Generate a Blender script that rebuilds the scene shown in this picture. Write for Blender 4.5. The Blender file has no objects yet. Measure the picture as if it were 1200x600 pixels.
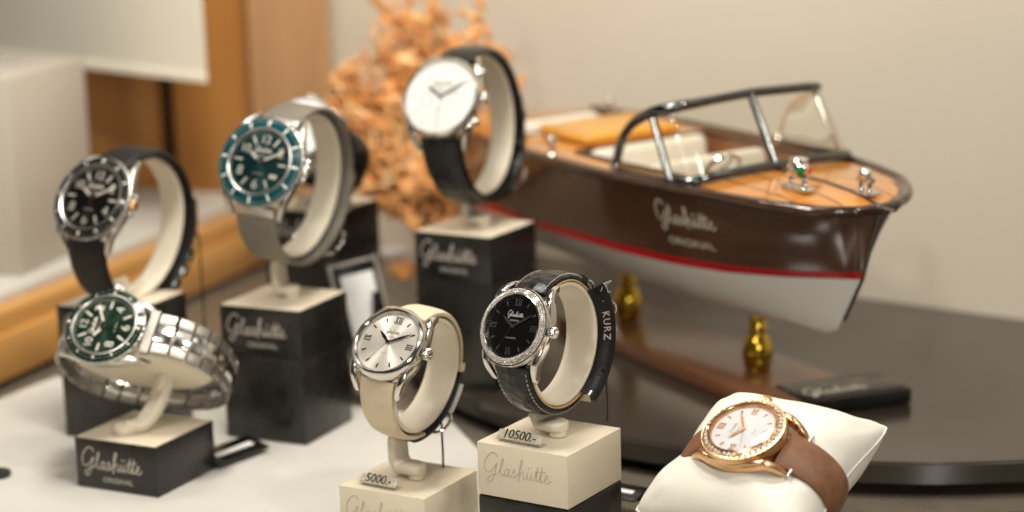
import bpy, bmesh, math, random
from mathutils import Vector as V, Matrix as MX
random.seed(7)
PI = math.pi
R = math.radians
SC = bpy.context.scene
COL = SC.collection
# everything is modelled in centimetres and scaled to metres at the very end

# ------------------------------------------------------------------ camera frame
F_PX, PITCH, ROLL, CAM_H = 2400.0, R(12.349), R(-1.637), 29.748
_c, _s, _cr, _sr = math.cos(PITCH), math.sin(PITCH), math.cos(ROLL), math.sin(ROLL)
CAM = V((0, 0, CAM_H))
FW = V((0, _c, -_s))
UP0 = V((0, _s, _c))
RT = V((1, 0, 0)) * _cr + UP0 * _sr
UPV = UP0 * _cr - V((1, 0, 0)) * _sr


# ------------------------------------------------------------------ materials
def _nodes(name):
    m = bpy.data.materials.new(name)
    m.use_nodes = True
    nt = m.node_tree
    return m, nt, nt.nodes['Principled BSDF']


def mat(name, col, rough=.5, metal=0., coat=0., coat_rough=.1, noise=None, bump=None, rough_var=None,
        emit=None, sub=0., spec=None, sheen=0.):
    """noise=(scale per cm, amount, stretch xyz)  bump=(kind, scale per cm, strength)"""
    m, nt, b = _nodes(name)
    N, L = nt.nodes, nt.links
    b.inputs['Base Color'].default_value = (*col, 1)
    b.inputs['Roughness'].default_value = rough
    b.inputs['Metallic'].default_value = metal
    b.inputs['Coat Weight'].default_value = coat
    b.inputs['Coat Roughness'].default_value = coat_rough
    if spec is not None:
        b.inputs['Specular IOR Level'].default_value = spec
    if sheen:
        b.inputs['Sheen Weight'].default_value = sheen
    if sub:
        b.inputs['Subsurface Weight'].default_value = sub
        b.inputs['Subsurface Radius'].default_value = (.004, .003, .002)
    tc = N.new('ShaderNodeTexCoord')
    if noise:
        mp = N.new('ShaderNodeMapping')
        L.new(tc.outputs['Object'], mp.inputs['Vector'])
        st = noise[2] if len(noise) > 2 else (1, 1, 1)
        mp.inputs['Scale'].default_value = [noise[0] * 100 * q for q in st]
        nz = N.new('ShaderNodeTexNoise')
        nz.inputs['Scale'].default_value = 1
        nz.inputs['Detail'].default_value = 5
        nz.inputs['Roughness'].default_value = .62
        L.new(mp.outputs[0], nz.inputs['Vector'])
        cr = N.new('ShaderNodeValToRGB')
        a = noise[1]
        cr.color_ramp.elements[0].position = .3
        cr.color_ramp.elements[1].position = .7
        cr.color_ramp.elements[0].color = (*[q * (1 - a) for q in col], 1)
        cr.color_ramp.elements[1].color = (*[min(1, q * (1 + a)) for q in col], 1)
        L.new(nz.outputs['Fac'], cr.inputs['Fac'])
        L.new(cr.outputs['Color'], b.inputs['Base Color'])
    if rough_var:
        n2 = N.new('ShaderNodeTexNoise')
        n2.inputs['Scale'].default_value = rough_var[0] * 100
        n2.inputs['Detail'].default_value = 6
        L.new(tc.outputs['Object'], n2.inputs['Vector'])
        mr = N.new('ShaderNodeMapRange')
        mr.inputs['From Min'].default_value = .3
        mr.inputs['From Max'].default_value = .7
        mr.inputs['To Min'].default_value = max(.02, rough - rough_var[1])
        mr.inputs['To Max'].default_value = rough + rough_var[1]
        L.new(n2.outputs['Fac'], mr.inputs['Value'])
        L.new(mr.outputs[0], b.inputs['Roughness'])
    if bump:
        kind, sc, stg = bump
        bp = N.new('ShaderNodeBump')
        bp.inputs['Strength'].default_value = stg
        bp.inputs['Distance'].default_value = .0006
        if kind == 'noise':
            t = N.new('ShaderNodeTexNoise')
            t.inputs['Scale'].default_value = sc * 100
            t.inputs['Detail'].default_value = 5
            L.new(tc.outputs['Object'], t.inputs['Vector'])
            out = t.outputs['Fac']
        elif kind == 'voronoi':
            t = N.new('ShaderNodeTexVoronoi')
            t.inputs['Scale'].default_value = sc * 100
            L.new(tc.outputs['Object'], t.inputs['Vector'])
            out = t.outputs['Distance']
        elif kind == 'weave':
            t1 = N.new('ShaderNodeTexWave')
            t1.bands_direction = 'X'
            t1.inputs['Scale'].default_value = sc * 100
            t2 = N.new('ShaderNodeTexWave')
            t2.bands_direction = 'Y'
            t2.inputs['Scale'].default_value = sc * 100
            for t in (t1, t2):
                L.new(tc.outputs['Object'], t.inputs['Vector'])
            mm = N.new('ShaderNodeMath')
            mm.operation = 'MULTIPLY'
            L.new(t1.outputs['Fac'], mm.inputs[0])
            L.new(t2.outputs['Fac'], mm.inputs[1])
            out = mm.outputs[0]
        elif kind == 'wood':
            mp = N.new('ShaderNodeMapping')
            L.new(tc.outputs['Object'], mp.inputs['Vector'])
            mp.inputs['Scale'].default_value = (sc * 100, sc * 100, sc * 6)
            t = N.new('ShaderNodeTexNoise')
            t.inputs['Scale'].default_value = 1
            t.inputs['Detail'].default_value = 6
            L.new(mp.outputs[0], t.inputs['Vector'])
            out = t.outputs['Fac']
        L.new(out, bp.inputs['Height'])
        L.new(bp.outputs[0], b.inputs['Normal'])
    if emit:
        b.inputs['Emission Color'].default_value = (*emit[0], 1)
        b.inputs['Emission Strength'].default_value = emit[1]
    return m


def wood(name, c1, c2, scale, axis, rough=.35, coat=0., lines=0.):
    """grain stretched along one object axis, optional plank lines across another"""
    m, nt, b = _nodes(name)
    N, L = nt.nodes, nt.links
    tc = N.new('ShaderNodeTexCoord')
    mp = N.new('ShaderNodeMapping')
    sc = [scale * 100] * 3
    sc[axis] = scale * 7
    mp.inputs['Scale'].default_value = sc
    L.new(tc.outputs['Object'], mp.inputs['Vector'])
    n1 = N.new('ShaderNodeTexNoise')
    n1.inputs['Scale'].default_value = 1
    n1.inputs['Detail'].default_value = 7
    n1.inputs['Distortion'].default_value = .6
    L.new(mp.outputs[0], n1.inputs['Vector'])
    cr = N.new('ShaderNodeValToRGB')
    cr.color_ramp.elements[0].position = .32
    cr.color_ramp.elements[1].position = .68
    cr.color_ramp.elements[0].color = (*c1, 1)
    cr.color_ramp.elements[1].color = (*c2, 1)
    L.new(n1.outputs['Fac'], cr.inputs['Fac'])
    out = cr.outputs['Color']
    if lines:
        w = N.new('ShaderNodeTexWave')
        w.bands_direction = 'Y'
        w.inputs['Scale'].default_value = lines * 100
        L.new(tc.outputs['Object'], w.inputs['Vector'])
        r2 = N.new('ShaderNodeValToRGB')
        r2.color_ramp.elements[0].position = .0
        r2.color_ramp.elements[1].position = .06
        r2.color_ramp.elements[0].color = (.35, .3, .25, 1)
        r2.color_ramp.elements[1].color = (1, 1, 1, 1)
        L.new(w.outputs['Fac'], r2.inputs['Fac'])
        mx = N.new('ShaderNodeMixRGB')
        mx.blend_type = 'MULTIPLY'
        mx.inputs['Fac'].default_value = 1
        L.new(out, mx.inputs['Color1'])
        L.new(r2.outputs['Color'], mx.inputs['Color2'])
        out = mx.outputs['Color']
    L.new(out, b.inputs['Base Color'])
    b.inputs['Roughness'].default_value = rough
    b.inputs['Coat Weight'].default_value = coat
    b.inputs['Coat Roughness'].default_value = .06
    return m


def sunburst(name, col, rough, metal, vary=.0):
    m, nt, b = _nodes(name)
    N, L = nt.nodes, nt.links
    b.inputs['Base Color'].default_value = (*col, 1)
    b.inputs['Metallic'].default_value = metal
    b.inputs['Roughness'].default_value = rough
    b.inputs['Anisotropic'].default_value = .85
    t = N.new('ShaderNodeTangent')
    t.direction_type = 'RADIAL'
    t.axis = 'Z'
    L.new(t.outputs[0], b.inputs['Tangent'])
    return m


def glass(name, tint=(1, 1, 1), rough=.02, refl=1.0):
    m, nt, b = _nodes(name)
    N, L = nt.nodes, nt.links
    N.remove(b)
    out = N['Material Output']
    tr = N.new('ShaderNodeBsdfTransparent')
    tr.inputs[0].default_value = (*tint, 1)
    gl = N.new('ShaderNodeBsdfGlossy')
    gl.inputs['Roughness'].default_value = rough
    fr = N.new('ShaderNodeFresnel')
    fr.inputs['IOR'].default_value = 1.45
    mu = N.new('ShaderNodeMath')
    mu.operation = 'MULTIPLY'
    mu.inputs[1].default_value = refl
    L.new(fr.outputs[0], mu.inputs[0])
    mx = N.new('ShaderNodeMixShader')
    L.new(mu.outputs[0], mx.inputs[0])
    L.new(tr.outputs[0], mx.inputs[1])
    L.new(gl.outputs[0], mx.inputs[2])
    L.new(mx.outputs[0], out.inputs['Surface'])
    return m


M = dict(
    tray=mat('white_linen', (.545, .52, .465), .58, bump=('noise', 14, .18), noise=(.10, .07), rough_var=(.2, .08)),
    counter=mat('counter_lacquer', (.13, .108, .082), .3, spec=.7, rough_var=(.3, .08), noise=(.3, .15)),
    table=mat('table_lacquer', (.036, .028, .021), .17, spec=.7, rough_var=(.15, .05), noise=(.1, .2), bump=('noise', .5, .03)),
    wall=mat('painted_wall', (.60, .53, .425), .85, noise=(.02, .05), bump=('noise', 3, .05)),
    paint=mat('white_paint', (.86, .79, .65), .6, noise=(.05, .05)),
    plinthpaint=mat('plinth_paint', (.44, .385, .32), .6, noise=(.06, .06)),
    orange_wood=wood('orange_wood', (.33, .13, .025), (.46, .20, .045), .5, 2, .45),
    tan_wood=wood('tan_wood', (.36, .19, .085), (.46, .26, .12), .6, 2, .5),
    gap_shade_wood=wood('gap_shade_wood', (.17, .085, .036), (.26, .13, .055), .5, 2, .5),
    ledge_wood=wood('ledge_wood', (.42, .19, .045), (.60, .31, .09), .35, 1, .4, .2),
    cream_block=mat('cream_lacquer', (.68, .59, .445), .38, noise=(.25, .04), rough_var=(1.5, .12), bump=('noise', 2, .04)),
    cream_plastic=mat('cream_plastic', (.74, .66, .52), .35, noise=(.5, .03), sub=.15, bump=('noise', 6, .03)),
    dark_block=mat('dark_lacquer', (.014, .013, .011), .3, noise=(.4, .2), rough_var=(1.2, .1), bump=('noise', 2.5, .03)),
    silver_ink=mat('silver_ink', (.55, .50, .44), .45, metal=.3, noise=(3, .2)),
    grey_ink=mat('grey_ink', (.44, .38, .29), .35, metal=.3, noise=(1.2, .25)),
    white_ink=mat('white_ink', (.78, .76, .70), .5, noise=(3, .05)),
    black_ink=mat('black_ink', (.02, .02, .02), .4, noise=(3, .2)),
    steel=mat('polished_steel', (.70, .67, .62), .12, 1, rough_var=(3, .04), noise=(4, .05)),
    brushed=mat('brushed_steel', (.62, .59, .54), .3, 1, noise=(5, .12), bump=('noise', 20, .05)),
    link_steel=mat('link_steel', (.36, .34, .30), .42, 1, noise=(6, .15), bump=('noise', 22, .06)),
    dark_steel=mat('dark_chrome', (.14, .145, .14), .1, 1, noise=(2, .15)),
    chrome=mat('chrome', (.86, .82, .75), .06, 1, noise=(2, .05)),
    gold=mat('rose_gold', (.80, .49, .26), .24, 1, rough_var=(4, .04), noise=(4, .06)),
    gold_hand=mat('gold_hand', (.72, .38, .16), .2, .9, noise=(4, .06)),
    yellow_gold=mat('brass', (.56, .36, .045), .12, 1, noise=(1, .1)),
    gem=mat('diamond', (.92, .86, .82), .05, .75, noise=(9, .15)),
    rose_gem=mat('rose_diamond', (.95, .78, .62), .05, .6, noise=(9, .15)),
    crystal=glass('crystal', (1, 1, 1), .01, .8),
    pane=glass('pane', (.97, .96, .92), .03, .3),
    dial_silver=sunburst('dial_silver', (.86, .81, .71), .36, .55),
    dial_black=mat('dial_black', (.004, .004, .004), .25, coat=.1, noise=(3, .2)),
    dial_teal=sunburst('dial_teal', (.004, .050, .048), .25, .5),
    dial_green=sunburst('dial_green', (.007, .030, .014), .3, .4),
    dial_dark=sunburst('dial_dark', (.012, .011, .010), .3, .5),
    dial_white=mat('dial_white', (.72, .71, .68), .45, noise=(2, .02)),
    dial_pearl=mat('dial_pearl', (.66, .65, .65), .3, coat=.3, noise=(2.2, .06)),
    bezel_teal=mat('ceramic_teal', (.004, .045, .055), .06, noise=(2, .15)),
    bezel_green=mat('ceramic_green', (.005, .020, .012), .08, noise=(2, .15)),
    bezel_black=mat('ceramic_black', (.007, .007, .007), .09, noise=(2, .2)),
    lume=mat('lume', (.80, .74, .62), .5, noise=(5, .05)),
    leather_cream=mat('cream_leather', (.64, .53, .36), .55, noise=(1.2, .08), bump=('noise', 9, .22)),
    leather_navy=mat('navy_leather', (.016, .018, .028), .4, noise=(3, .2), bump=('noise', 10, .2)),
    leather_white=mat('white_lining', (.70, .68, .60), .6, noise=(3, .05)),
    leather_brown=mat('brown_satin_leather', (.20, .088, .040), .5, noise=(1.5, .25), bump=('noise', 16, .2)),
    leather_black=mat('black_leather', (.008, .007, .006), .4, spec=.25, noise=(2, .25), bump=('noise', 10, .25)),
    alligator=mat('black_alligator', (.010, .009, .008), .28, coat=.12, spec=.3, noise=(2, .3), bump=('voronoi', 2.6, 1.0)),
    lining_tan=mat('tan_lining', (.50, .33, .15), .6, noise=(4, .15), bump=('noise', 14, .2)),
    rubber=mat('black_rubber', (.010, .009, .008), .5, spec=.3, noise=(2, .2), bump=('weave', 3, .3)),
    milanese=mat('steel_mesh', (.30, .275, .23), .42, .9, noise=(6, .12), bump=('weave', 6, .6)),
    pillow=mat('cream_leatherette', (.83, .79, .69), .42, noise=(.3, .05), bump=('voronoi', 8, .10)),
    mahogany=wood('mahogany', (.085, .036, .019), (.150, .074, .042), .30, 0, .12, 1.0),
    mahogany_trim=wood('mahogany_trim', (.028, .011, .005), (.055, .022, .009), .6, 0, .15, .5),
    deck=wood('varnished_deck', (.46, .165, .026), (.60, .25, .05), .45, 0, .17, .6, lines=.22),
    cockpit=wood('cockpit_wood', (.22, .09, .035), (.34, .15, .06), .5, 0, .35, .2),
    hatch=mat('hatch_ochre', (.64, .30, .035), .3, coat=.3, noise=(.4, .1)),
    hull_white=mat('hull_white', (.86, .83, .76), .22, coat=.2, noise=(.1, .04)),
    hull_red=mat('hull_red', (.52, .012, .014), .25, noise=(.4, .1)),
    plank_wood=wood('plank_wood', (.10, .042, .019), (.17, .072, .034), .4, 0, .22, .3),
    seat=mat('cream_upholstery', (.64, .58, .47), .5, noise=(.6, .05), bump=('noise', 6, .15)),
    red_lens=mat('red_lens', (.5, .03, .02), .1, noise=(3, .1)),
    green_lens=mat('green_lens', (.01, .16, .05), .1, noise=(3, .1)),
    coral=mat('coral', (.80, .35, .11), .30, noise=(.8, .35), bump=('noise', 4, .5), sub=.1),
    coral_pale=mat('coral_pale', (.86, .56, .27), .35, noise=(.8, .25), bump=('noise', 4, .5)),
    black_plastic=mat('black_plastic', (.008, .007, .006), .22, noise=(1, .25), rough_var=(1, .1)),
    grey_plastic=mat('grey_clear_plastic', (.56, .50, .40), .22, noise=(5, .3), coat=.4),
    frame_grey=mat('frame_grey', (.42, .38, .32), .3, .2, noise=(1, .1)),
    card=mat('white_card', (.86, .84, .80), .7, noise=(1, .04)),
    thread=mat('clear_thread', (.55, .53, .48), .25, noise=(3, .1)),
    wire=mat('tether_wire', (.012, .020, .018), .35, noise=(3, .2)),
    stone=mat('pale_stone', (.70, .68, .64), .5, noise=(.8, .1)),
)


def gem_mat(name, lo, hi):
    m, nt, b = _nodes(name)
    N, L = nt.nodes, nt.links
    g = N.new('ShaderNodeNewGeometry')
    cr = N.new('ShaderNodeValToRGB')
    cr.color_ramp.elements[0].color = (*lo, 1)
    cr.color_ramp.elements[1].color = (*hi, 1)
    cr.color_ramp.elements[0].position = .05
    cr.color_ramp.elements[1].position = .8
    L.new(g.outputs['Random Per Island'], cr.inputs['Fac'])  # sparkle painted in: each stone gets a random dark to bright colour
    L.new(cr.outputs['Color'], b.inputs['Base Color'])
    b.inputs['Metallic'].default_value = .3
    b.inputs['Roughness'].default_value = .1
    return m


M['gem'] = gem_mat('diamond', (.2, .18, .15), (1., .97, .92))
M['rose_gem'] = gem_mat('diamond_white', (.16, .13, .11), (1., .93, .86))
M['gold_gem'] = gem_mat('rose_diamond', (.45, .22, .10), (1., .9, .78))

# ------------------------------------------------------------------ mesh builder
class MB:
    def __init__(self):
        self.v, self.f, self.m = [], [], []

    def add(self, vs, fs, mx=None, mi=0):
        o = len(self.v)
        for p in vs:
            p = V(p)
            self.v.append(mx @ p if mx else p)
        for q in fs:
            self.f.append([i + o for i in q])
            self.m.append(mi)
        return self

    def addbm(self, bm, mx=None, mi=0):
        bm.verts.index_update()
        self.add([v.co.copy() for v in bm.verts], [[v.index for v in f.verts] for f in bm.faces], mx, mi)
        bm.free()
        return self

    def box(self, c, size, bev=0., mx=None, seg=2, mi=0):
        bm = bmesh.new()
        bmesh.ops.create_cube(bm, size=1)
        for v in bm.verts:
            v.co = V((v.co.x * size[0] + c[0], v.co.y * size[1] + c[1], v.co.z * size[2] + c[2]))
        if bev:
            bmesh.ops.bevel(bm, geom=bm.edges[:], offset=bev, segments=seg, affect='EDGES', profile=.5)
        return self.addbm(bm, mx, mi)

    def lathe(self, prof, n=64, mx=None, mi=0, cap=False):
        vs, fs = [], []
        k = len(prof)
        for i in range(n):
            a = 2 * PI * i / n
            for r, z in prof:
                vs.append((r * math.cos(a), r * math.sin(a), z))
        for i in range(n):
            j = (i + 1) % n
            for q in range(k - 1):
                fs.append((i * k + q, j * k + q, j * k + q + 1, i * k + q + 1))
        if cap:
            fs.append([i * k for i in range(n)][::-1])
            fs.append([i * k + k - 1 for i in range(n)])
        return self.add(vs, fs, mx, mi)

    def disc(self, r, z, n=64, mx=None, mi=0):
        return self.add([(0, 0, z)] + [(r * math.cos(2 * PI * i / n), r * math.sin(2 * PI * i / n), z) for i in range(n)],
                        [(0, 1 + i, 1 + (i + 1) % n) for i in range(n)], mx, mi)

    def ball(self, c, r, seg=12, mx=None, mi=0, scale=(1, 1, 1)):
        bm = bmesh.new()
        bmesh.ops.create_uvsphere(bm, u_segments=seg, v_segments=max(4, seg // 2), radius=r)
        for v in bm.verts:
            v.co = V((v.co.x * scale[0] + c[0], v.co.y * scale[1] + c[1], v.co.z * scale[2] + c[2]))
        return self.addbm(bm, mx, mi)

    def gemstone(self, c, r, n, mx=None, mi=0):
        """small faceted stone facing +n"""
        n = V(n).normalized()
        t = n.orthogonal().normalized()
        b = n.cross(t)
        k = 8
        off = random.random() * PI
        ring = [V(c) + (t * math.cos(2 * PI * i / k + off) + b * math.sin(2 * PI * i / k + off)) * r for i in range(k)]
        top = [V(c) + (t * math.cos(2 * PI * (i + .5) / k + off) + b * math.sin(2 * PI * (i + .5) / k + off)) * r * .55 + n * r * .42 for i in range(k)]
        vs = ring + top
        fs = []
        for i in range(k):
            j = (i + 1) % k
            fs.append((i, j, k + i))
            fs.append((j, k + j, k + i))
        fs.append([k + i for i in range(k)])
        return self.add(vs, fs, mx, mi)

    def prism(self, outline, z0, z1, mx=None, mi=0):
        n = len(outline)
        vs = [(x, y, z0) for x, y in outline] + [(x, y, z1) for x, y in outline]
        fs = [tuple(range(n))[::-1], tuple(range(n, 2 * n))]
        for i in range(n):
            j = (i + 1) % n
            fs.append((i, j, n + j, n + i))
        return self.add(vs, fs, mx, mi)

    def tube(self, pts, r, n=8, closed=False, mx=None, mi=0, flat=None):
        pts = [V(p) for p in pts]
        k = len(pts)
        rr = r if isinstance(r, (list, tuple)) else [r] * k
        vs, fs = [], []
        prev = None
        for i, p in enumerate(pts):
            a = pts[(i - 1) % k] if (closed or i > 0) else p
            b = pts[(i + 1) % k] if (closed or i < k - 1) else p
            t = (b - a)
            t = t.normalized() if t.length > 1e-9 else V((0, 0, 1))
            if flat is not None:
                u = V(flat).cross(t)
                u = u.normalized() if u.length > 1e-6 else t.orthogonal().normalized()
            elif prev is None:
                u = t.orthogonal().normalized()
            else:
                u = prev - t * prev.dot(t)
                u = u.normalized() if u.length > 1e-6 else t.orthogonal().normalized()
            prev = u
            w = t.cross(u)
            sq = .35 if flat is not None else 1
            for q in range(n):
                g = 2 * PI * q / n
                vs.append(p + (u * math.cos(g) + w * math.sin(g) * sq) * rr[i])
        for i in range(k if closed else k - 1):
            j = (i + 1) % k
            for q in range(n):
                e = (q + 1) % n
                fs.append((i * n + q, i * n + e, j * n + e, j * n + q))
        if not closed:
            fs.append(tuple(range(n))[::-1])
            fs.append(tuple((k - 1) * n + q for q in range(n)))
        return self.add(vs, fs, mx, mi)

    def sweep(self, frames, sections, closed=False, mx=None, mi=0):
        """frames: (origin, ax, ay); sections: list of 2d closed outlines (one per frame or a single one)"""
        k = len(frames)
        if not isinstance(sections[0][0], (list, tuple)):
            sections = [sections] * k
        n = len(sections[0])
        vs, fs = [], []
        for (o, ax, ay), sec in zip(frames, sections):
            for s0, s1 in sec:
                vs.append(V(o) + V(ax) * s0 + V(ay) * s1)
        for i in range(k if closed else k - 1):
            j = (i + 1) % k
            for q in range(n):
                e = (q + 1) % n
                fs.append((i * n + q, j * n + q, j * n + e, i * n + e))
        if not closed:
            fs.append(tuple(range(n)))
            fs.append(tuple((k - 1) * n + q for q in range(n))[::-1])
        return self.add(vs, fs, mx, mi)

    def grid(self, nu, nv, fn, mx=None, mi=0, skip=None, flip=False):
        vs = [fn(i / (nu - 1), j / (nv - 1)) for i in range(nu) for j in range(nv)]
        fs = []
        for i in range(nu - 1):
            for j in range(nv - 1):
                if skip and skip((i + .5) / (nu - 1), (j + .5) / (nv - 1)):
                    continue
                q = (i * nv + j, (i + 1) * nv + j, (i + 1) * nv + j + 1, i * nv + j + 1)
                fs.append(q[::-1] if flip else q)
        return self.add(vs, fs, mx, mi)

    def build(self, name, mats, parent=None, ang=38, fixn=True):
        me = bpy.data.meshes.new(name)
        me.from_pydata([tuple(p) for p in self.v], [], self.f)
        if not isinstance(mats, (list, tuple)):
            mats = [mats]
        for q in mats:
            me.materials.append(M[q])
        if len(mats) > 1:
            me.polygons.foreach_set('material_index', self.m)
        if fixn:
            bm = bmesh.new()
            bm.from_mesh(me)
            bmesh.ops.recalc_face_normals(bm, faces=bm.faces[:])
            bm.to_mesh(me)
            bm.free()
        me.polygons.foreach_set('use_smooth', [True] * len(me.polygons))
        me.set_sharp_from_angle(angle=R(ang))
        me.update()
        o = bpy.data.objects.new(name, me)
        COL.objects.link(o)
        if parent is not None:
            o.parent = parent
        return o


def tag(o, label=None, cat=None, group=None, kind=None):
    if label:
        o['label'] = label
    if cat:
        o['category'] = cat
    if group:
        o['group'] = group
    if kind:
        o['kind'] = kind
    return o


def empty(name, mx, label, cat, group=None):
    o = bpy.data.objects.new(name, None)
    o.empty_display_size = .01
    o.matrix_world = mx
    COL.objects.link(o)
    return tag(o, label, cat, group)


def frame(o, x, y, z):
    return MX(((x[0], y[0], z[0], o[0]), (x[1], y[1], z[1], o[1]), (x[2], y[2], z[2], o[2]), (0, 0, 0, 1)))


def rrect(w, h, r, seg=3):
    out = []
    for cx, cy, a0 in ((w / 2 - r, h / 2 - r, 0), (-w / 2 + r, h / 2 - r, 90), (-w / 2 + r, -h / 2 + r, 180), (w / 2 - r, -h / 2 + r, 270)):
        for i in range(seg + 1):
            a = R(a0 + 90 * i / seg)
            out.append((cx + r * math.cos(a), cy + r * math.sin(a)))
    return out


def spline(pts, sub=6, closed=False):
    pts = [V(p) for p in pts]
    n = len(pts)
    out = []
    rng = range(n) if closed else range(n - 1)
    for i in rng:
        p1, p2 = pts[i], pts[(i + 1) % n]
        p0 = pts[(i - 1) % n] if closed or i > 0 else p1
        p3 = pts[(i + 2) % n] if closed or i + 2 < n else p2
        for k in range(sub):
            t = k / sub
            out.append(.5 * ((2 * p1) + (p2 - p0) * t + (2 * p0 - 5 * p1 + 4 * p2 - p3) * t * t + (3 * p1 - p0 - 3 * p2 + p3) * t ** 3))
    if not closed:
        out.append(pts[-1])
    return out


def interp(tab, x):
    if x <= tab[0][0]:
        return tab[0][1]
    for (a, p), (b, q) in zip(tab, tab[1:]):
        if x <= b:
            t = (x - a) / (b - a)
            return p + (q - p) * t
    return tab[-1][1]


_txt = {}


def text_mesh(s, size=1., extrude=.0, spacing=1.0):
    key = (s, size, extrude, spacing)
    if key in _txt:
        return _txt[key]
    cu = bpy.data.curves.new('lettering', 'FONT')
    cu.body = s
    cu.size = size
    cu.align_x = 'CENTER'
    cu.align_y = 'CENTER'
    cu.space_character = spacing
    cu.extrude = extrude
    cu.resolution_u = 3
    o = bpy.data.objects.new('lettering', cu)
    COL.objects.link(o)
    dg = bpy.context.evaluated_depsgraph_get()
    me = o.evaluated_get(dg).to_mesh()
    vs = [v.co.copy() for v in me.vertices]
    fs = [list(p.vertices) for p in me.polygons]
    o.evaluated_get(dg).to_mesh_clear()
    bpy.data.objects.remove(o)
    bpy.data.curves.remove(cu)
    _txt[key] = (vs, fs)
    return vs, fs


# the script logo, as pen strokes in units of the x-height
LOGO = [
    [(1.95, 2.2), (1.55, 2.72), (.95, 2.6), (.35, 1.95), (.05, 1.05), (.25, .35), (.8, .3), (1.4, .85), (1.8, 1.5), (1.65, .8), (1.35, -.2), (.9, -.9), (.5, -1.0), (.5, -.55), (1.1, -.05), (1.95, .3),
     (2.45, 1.2), (2.75, 1.95), (2.68, 2.2), (2.5, 1.9), (2.3, 1.0), (2.25, .3), (2.45, .02), (2.85, .35)],
    [(3.5, .85), (3.25, 1.0), (2.95, .7), (2.82, .25), (3.02, .0), (3.32, .35), (3.55, 1.0), (3.42, .35), (3.57, .02), (3.87, .3), (4.25, 1.1), (4.3, .6), (4.3, .15), (4.05, .0), (3.92, .12)],
    [(4.2, .05), (4.7, .5), (5.2, 1.5), (5.45, 2.2), (5.28, 2.4), (5.1, 1.9), (4.95, 1.0), (4.86, .2), (4.78, -.4), (4.9, .2), (5.12, .75), (5.36, 1.0), (5.5, .82), (5.44, .25), (5.58, .0), (5.85, .3),
     (6.12, 1.0), (5.98, .35), (6.12, .02), (6.42, .35), (6.65, 1.0), (6.52, .35), (6.67, .02), (6.95, .35), (7.42, 1.5), (7.5, 1.85), (7.3, .8), (7.22, .2), (7.4, .02), (7.62, .3), (8.02, 1.5), (8.1, 1.85), (7.9, .8), (7.82, .2), (8.0, .02), (8.35, .3),
     (8.78, .65), (8.85, .92), (8.65, 1.0), (8.45, .6), (8.5, .1), (8.8, .0), (9.25, .4)],
    [(7.0, 1.2), (7.7, 1.26), (8.5, 1.36)],
    [(6.16, 1.40), (6.28, 1.62)],
    [(6.58, 1.40), (6.70, 1.62)],
]


def logo_into(mb, fn, unit, r, n=6, sub=5, skip=()):
    """fn(u, v) -> 3d point and normal; logo centred on u=0"""
    for k, st in enumerate(LOGO):
        if k in skip:
            continue
        pts = spline([(p[0] - 4.6, p[1], 0) for p in st], sub)
        out = [fn(p.x * unit, p.y * unit) for p in pts]
        m = len(out)
        rr = [r * (.62 + .38 * abs(math.sin(i * .55))) for i in range(m)]
        mb.tube([p for p, nn in out], rr, n, flat=out[0][1])


# ------------------------------------------------------------------ watch
def loop_pt(w, th, extra=0.):
    """strap loop in the watch's y-z plane; th from the dial direction (degrees), clockwise over 12"""
    a = R(th)
    pw = w.get('p', 1.)
    sn, cs = math.sin(a), math.cos(a)
    if pw != 1.:
        sn = math.copysign(abs(sn) ** pw, sn)
        cs = math.copysign(abs(cs) ** pw, cs)
    y = w['y0'] + (w['ay'] + extra) * sn
    z = -w['cz'] + (w['az'] + extra) * cs
    return V((0, y, z))


def loop_frames(w, t0, t1, n, extra=0., x0=0.):
    fr = []
    for i in range(n):
        th = t0 + (t1 - t0) * i / (n - 1)
        e = (extra(th) if callable(extra) else extra) + w.get('off', 0.) * math.exp(-((th - 178) / 52) ** 2)
        p = loop_pt(w, th, e)
        d = (loop_pt(w, th + .5, e) - loop_pt(w, th - .5, e)).normalized()
        nrm = V((1, 0, 0)).cross(d)      # outward
        if nrm.dot(p - V((0, w['y0'], -w['cz']))) < 0:
            nrm = -nrm
        fr.append((p + V((x0, 0, 0)), V((1, 0, 0)), nrm))
    return fr


def strap_piece(mb, w, t0, t1, width, thick, extra=0., n=36, r=.07, x0=0., puff=0.):
    fr = loop_frames(w, t0, t1, n, extra, x0)
    secs = []
    for i in range(n):
        t = i / (n - 1)
        wd = width(t) if callable(width) else width
        tk = thick(t) if callable(thick) else thick
        if puff:
            s = [(-wd / 2, -tk / 2), (wd / 2, -tk / 2), (wd / 2, tk * .15), (wd * .46, tk * .36), (wd * .3, tk * .5 + puff * .7), (0, tk * .5 + puff),
                 (-wd * .3, tk * .5 + puff * .7), (-wd * .46, tk * .36), (-wd / 2, tk * .15)]
        else:
            s = rrect(wd, tk, min(r, tk * .45), 2)
        secs.append(s)
    mb.sweep(fr, secs)


def bar(mb, x, y, l, wd, ang, z0, z1, taper=1., mi=0):
    """flat bar centred at x,y with long axis pointing ang (deg clockwise from +y)"""
    a = -R(ang)
    c, s = math.cos(a), math.sin(a)
    pts = [(-wd / 2, -l / 2), (wd / 2, -l / 2), (wd / 2 * taper, l / 2), (-wd / 2 * taper, l / 2)]
    mb.prism([(x + px * c - py * s, y + px * s + py * c) for px, py in pts], z0, z1, mi=mi)


def polar(r, ang):
    return r * math.sin(R(ang)), r * math.cos(R(ang))


ROMAN = {12: 'XII', 3: 'III', 6: 'VI', 9: 'IX'}


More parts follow.
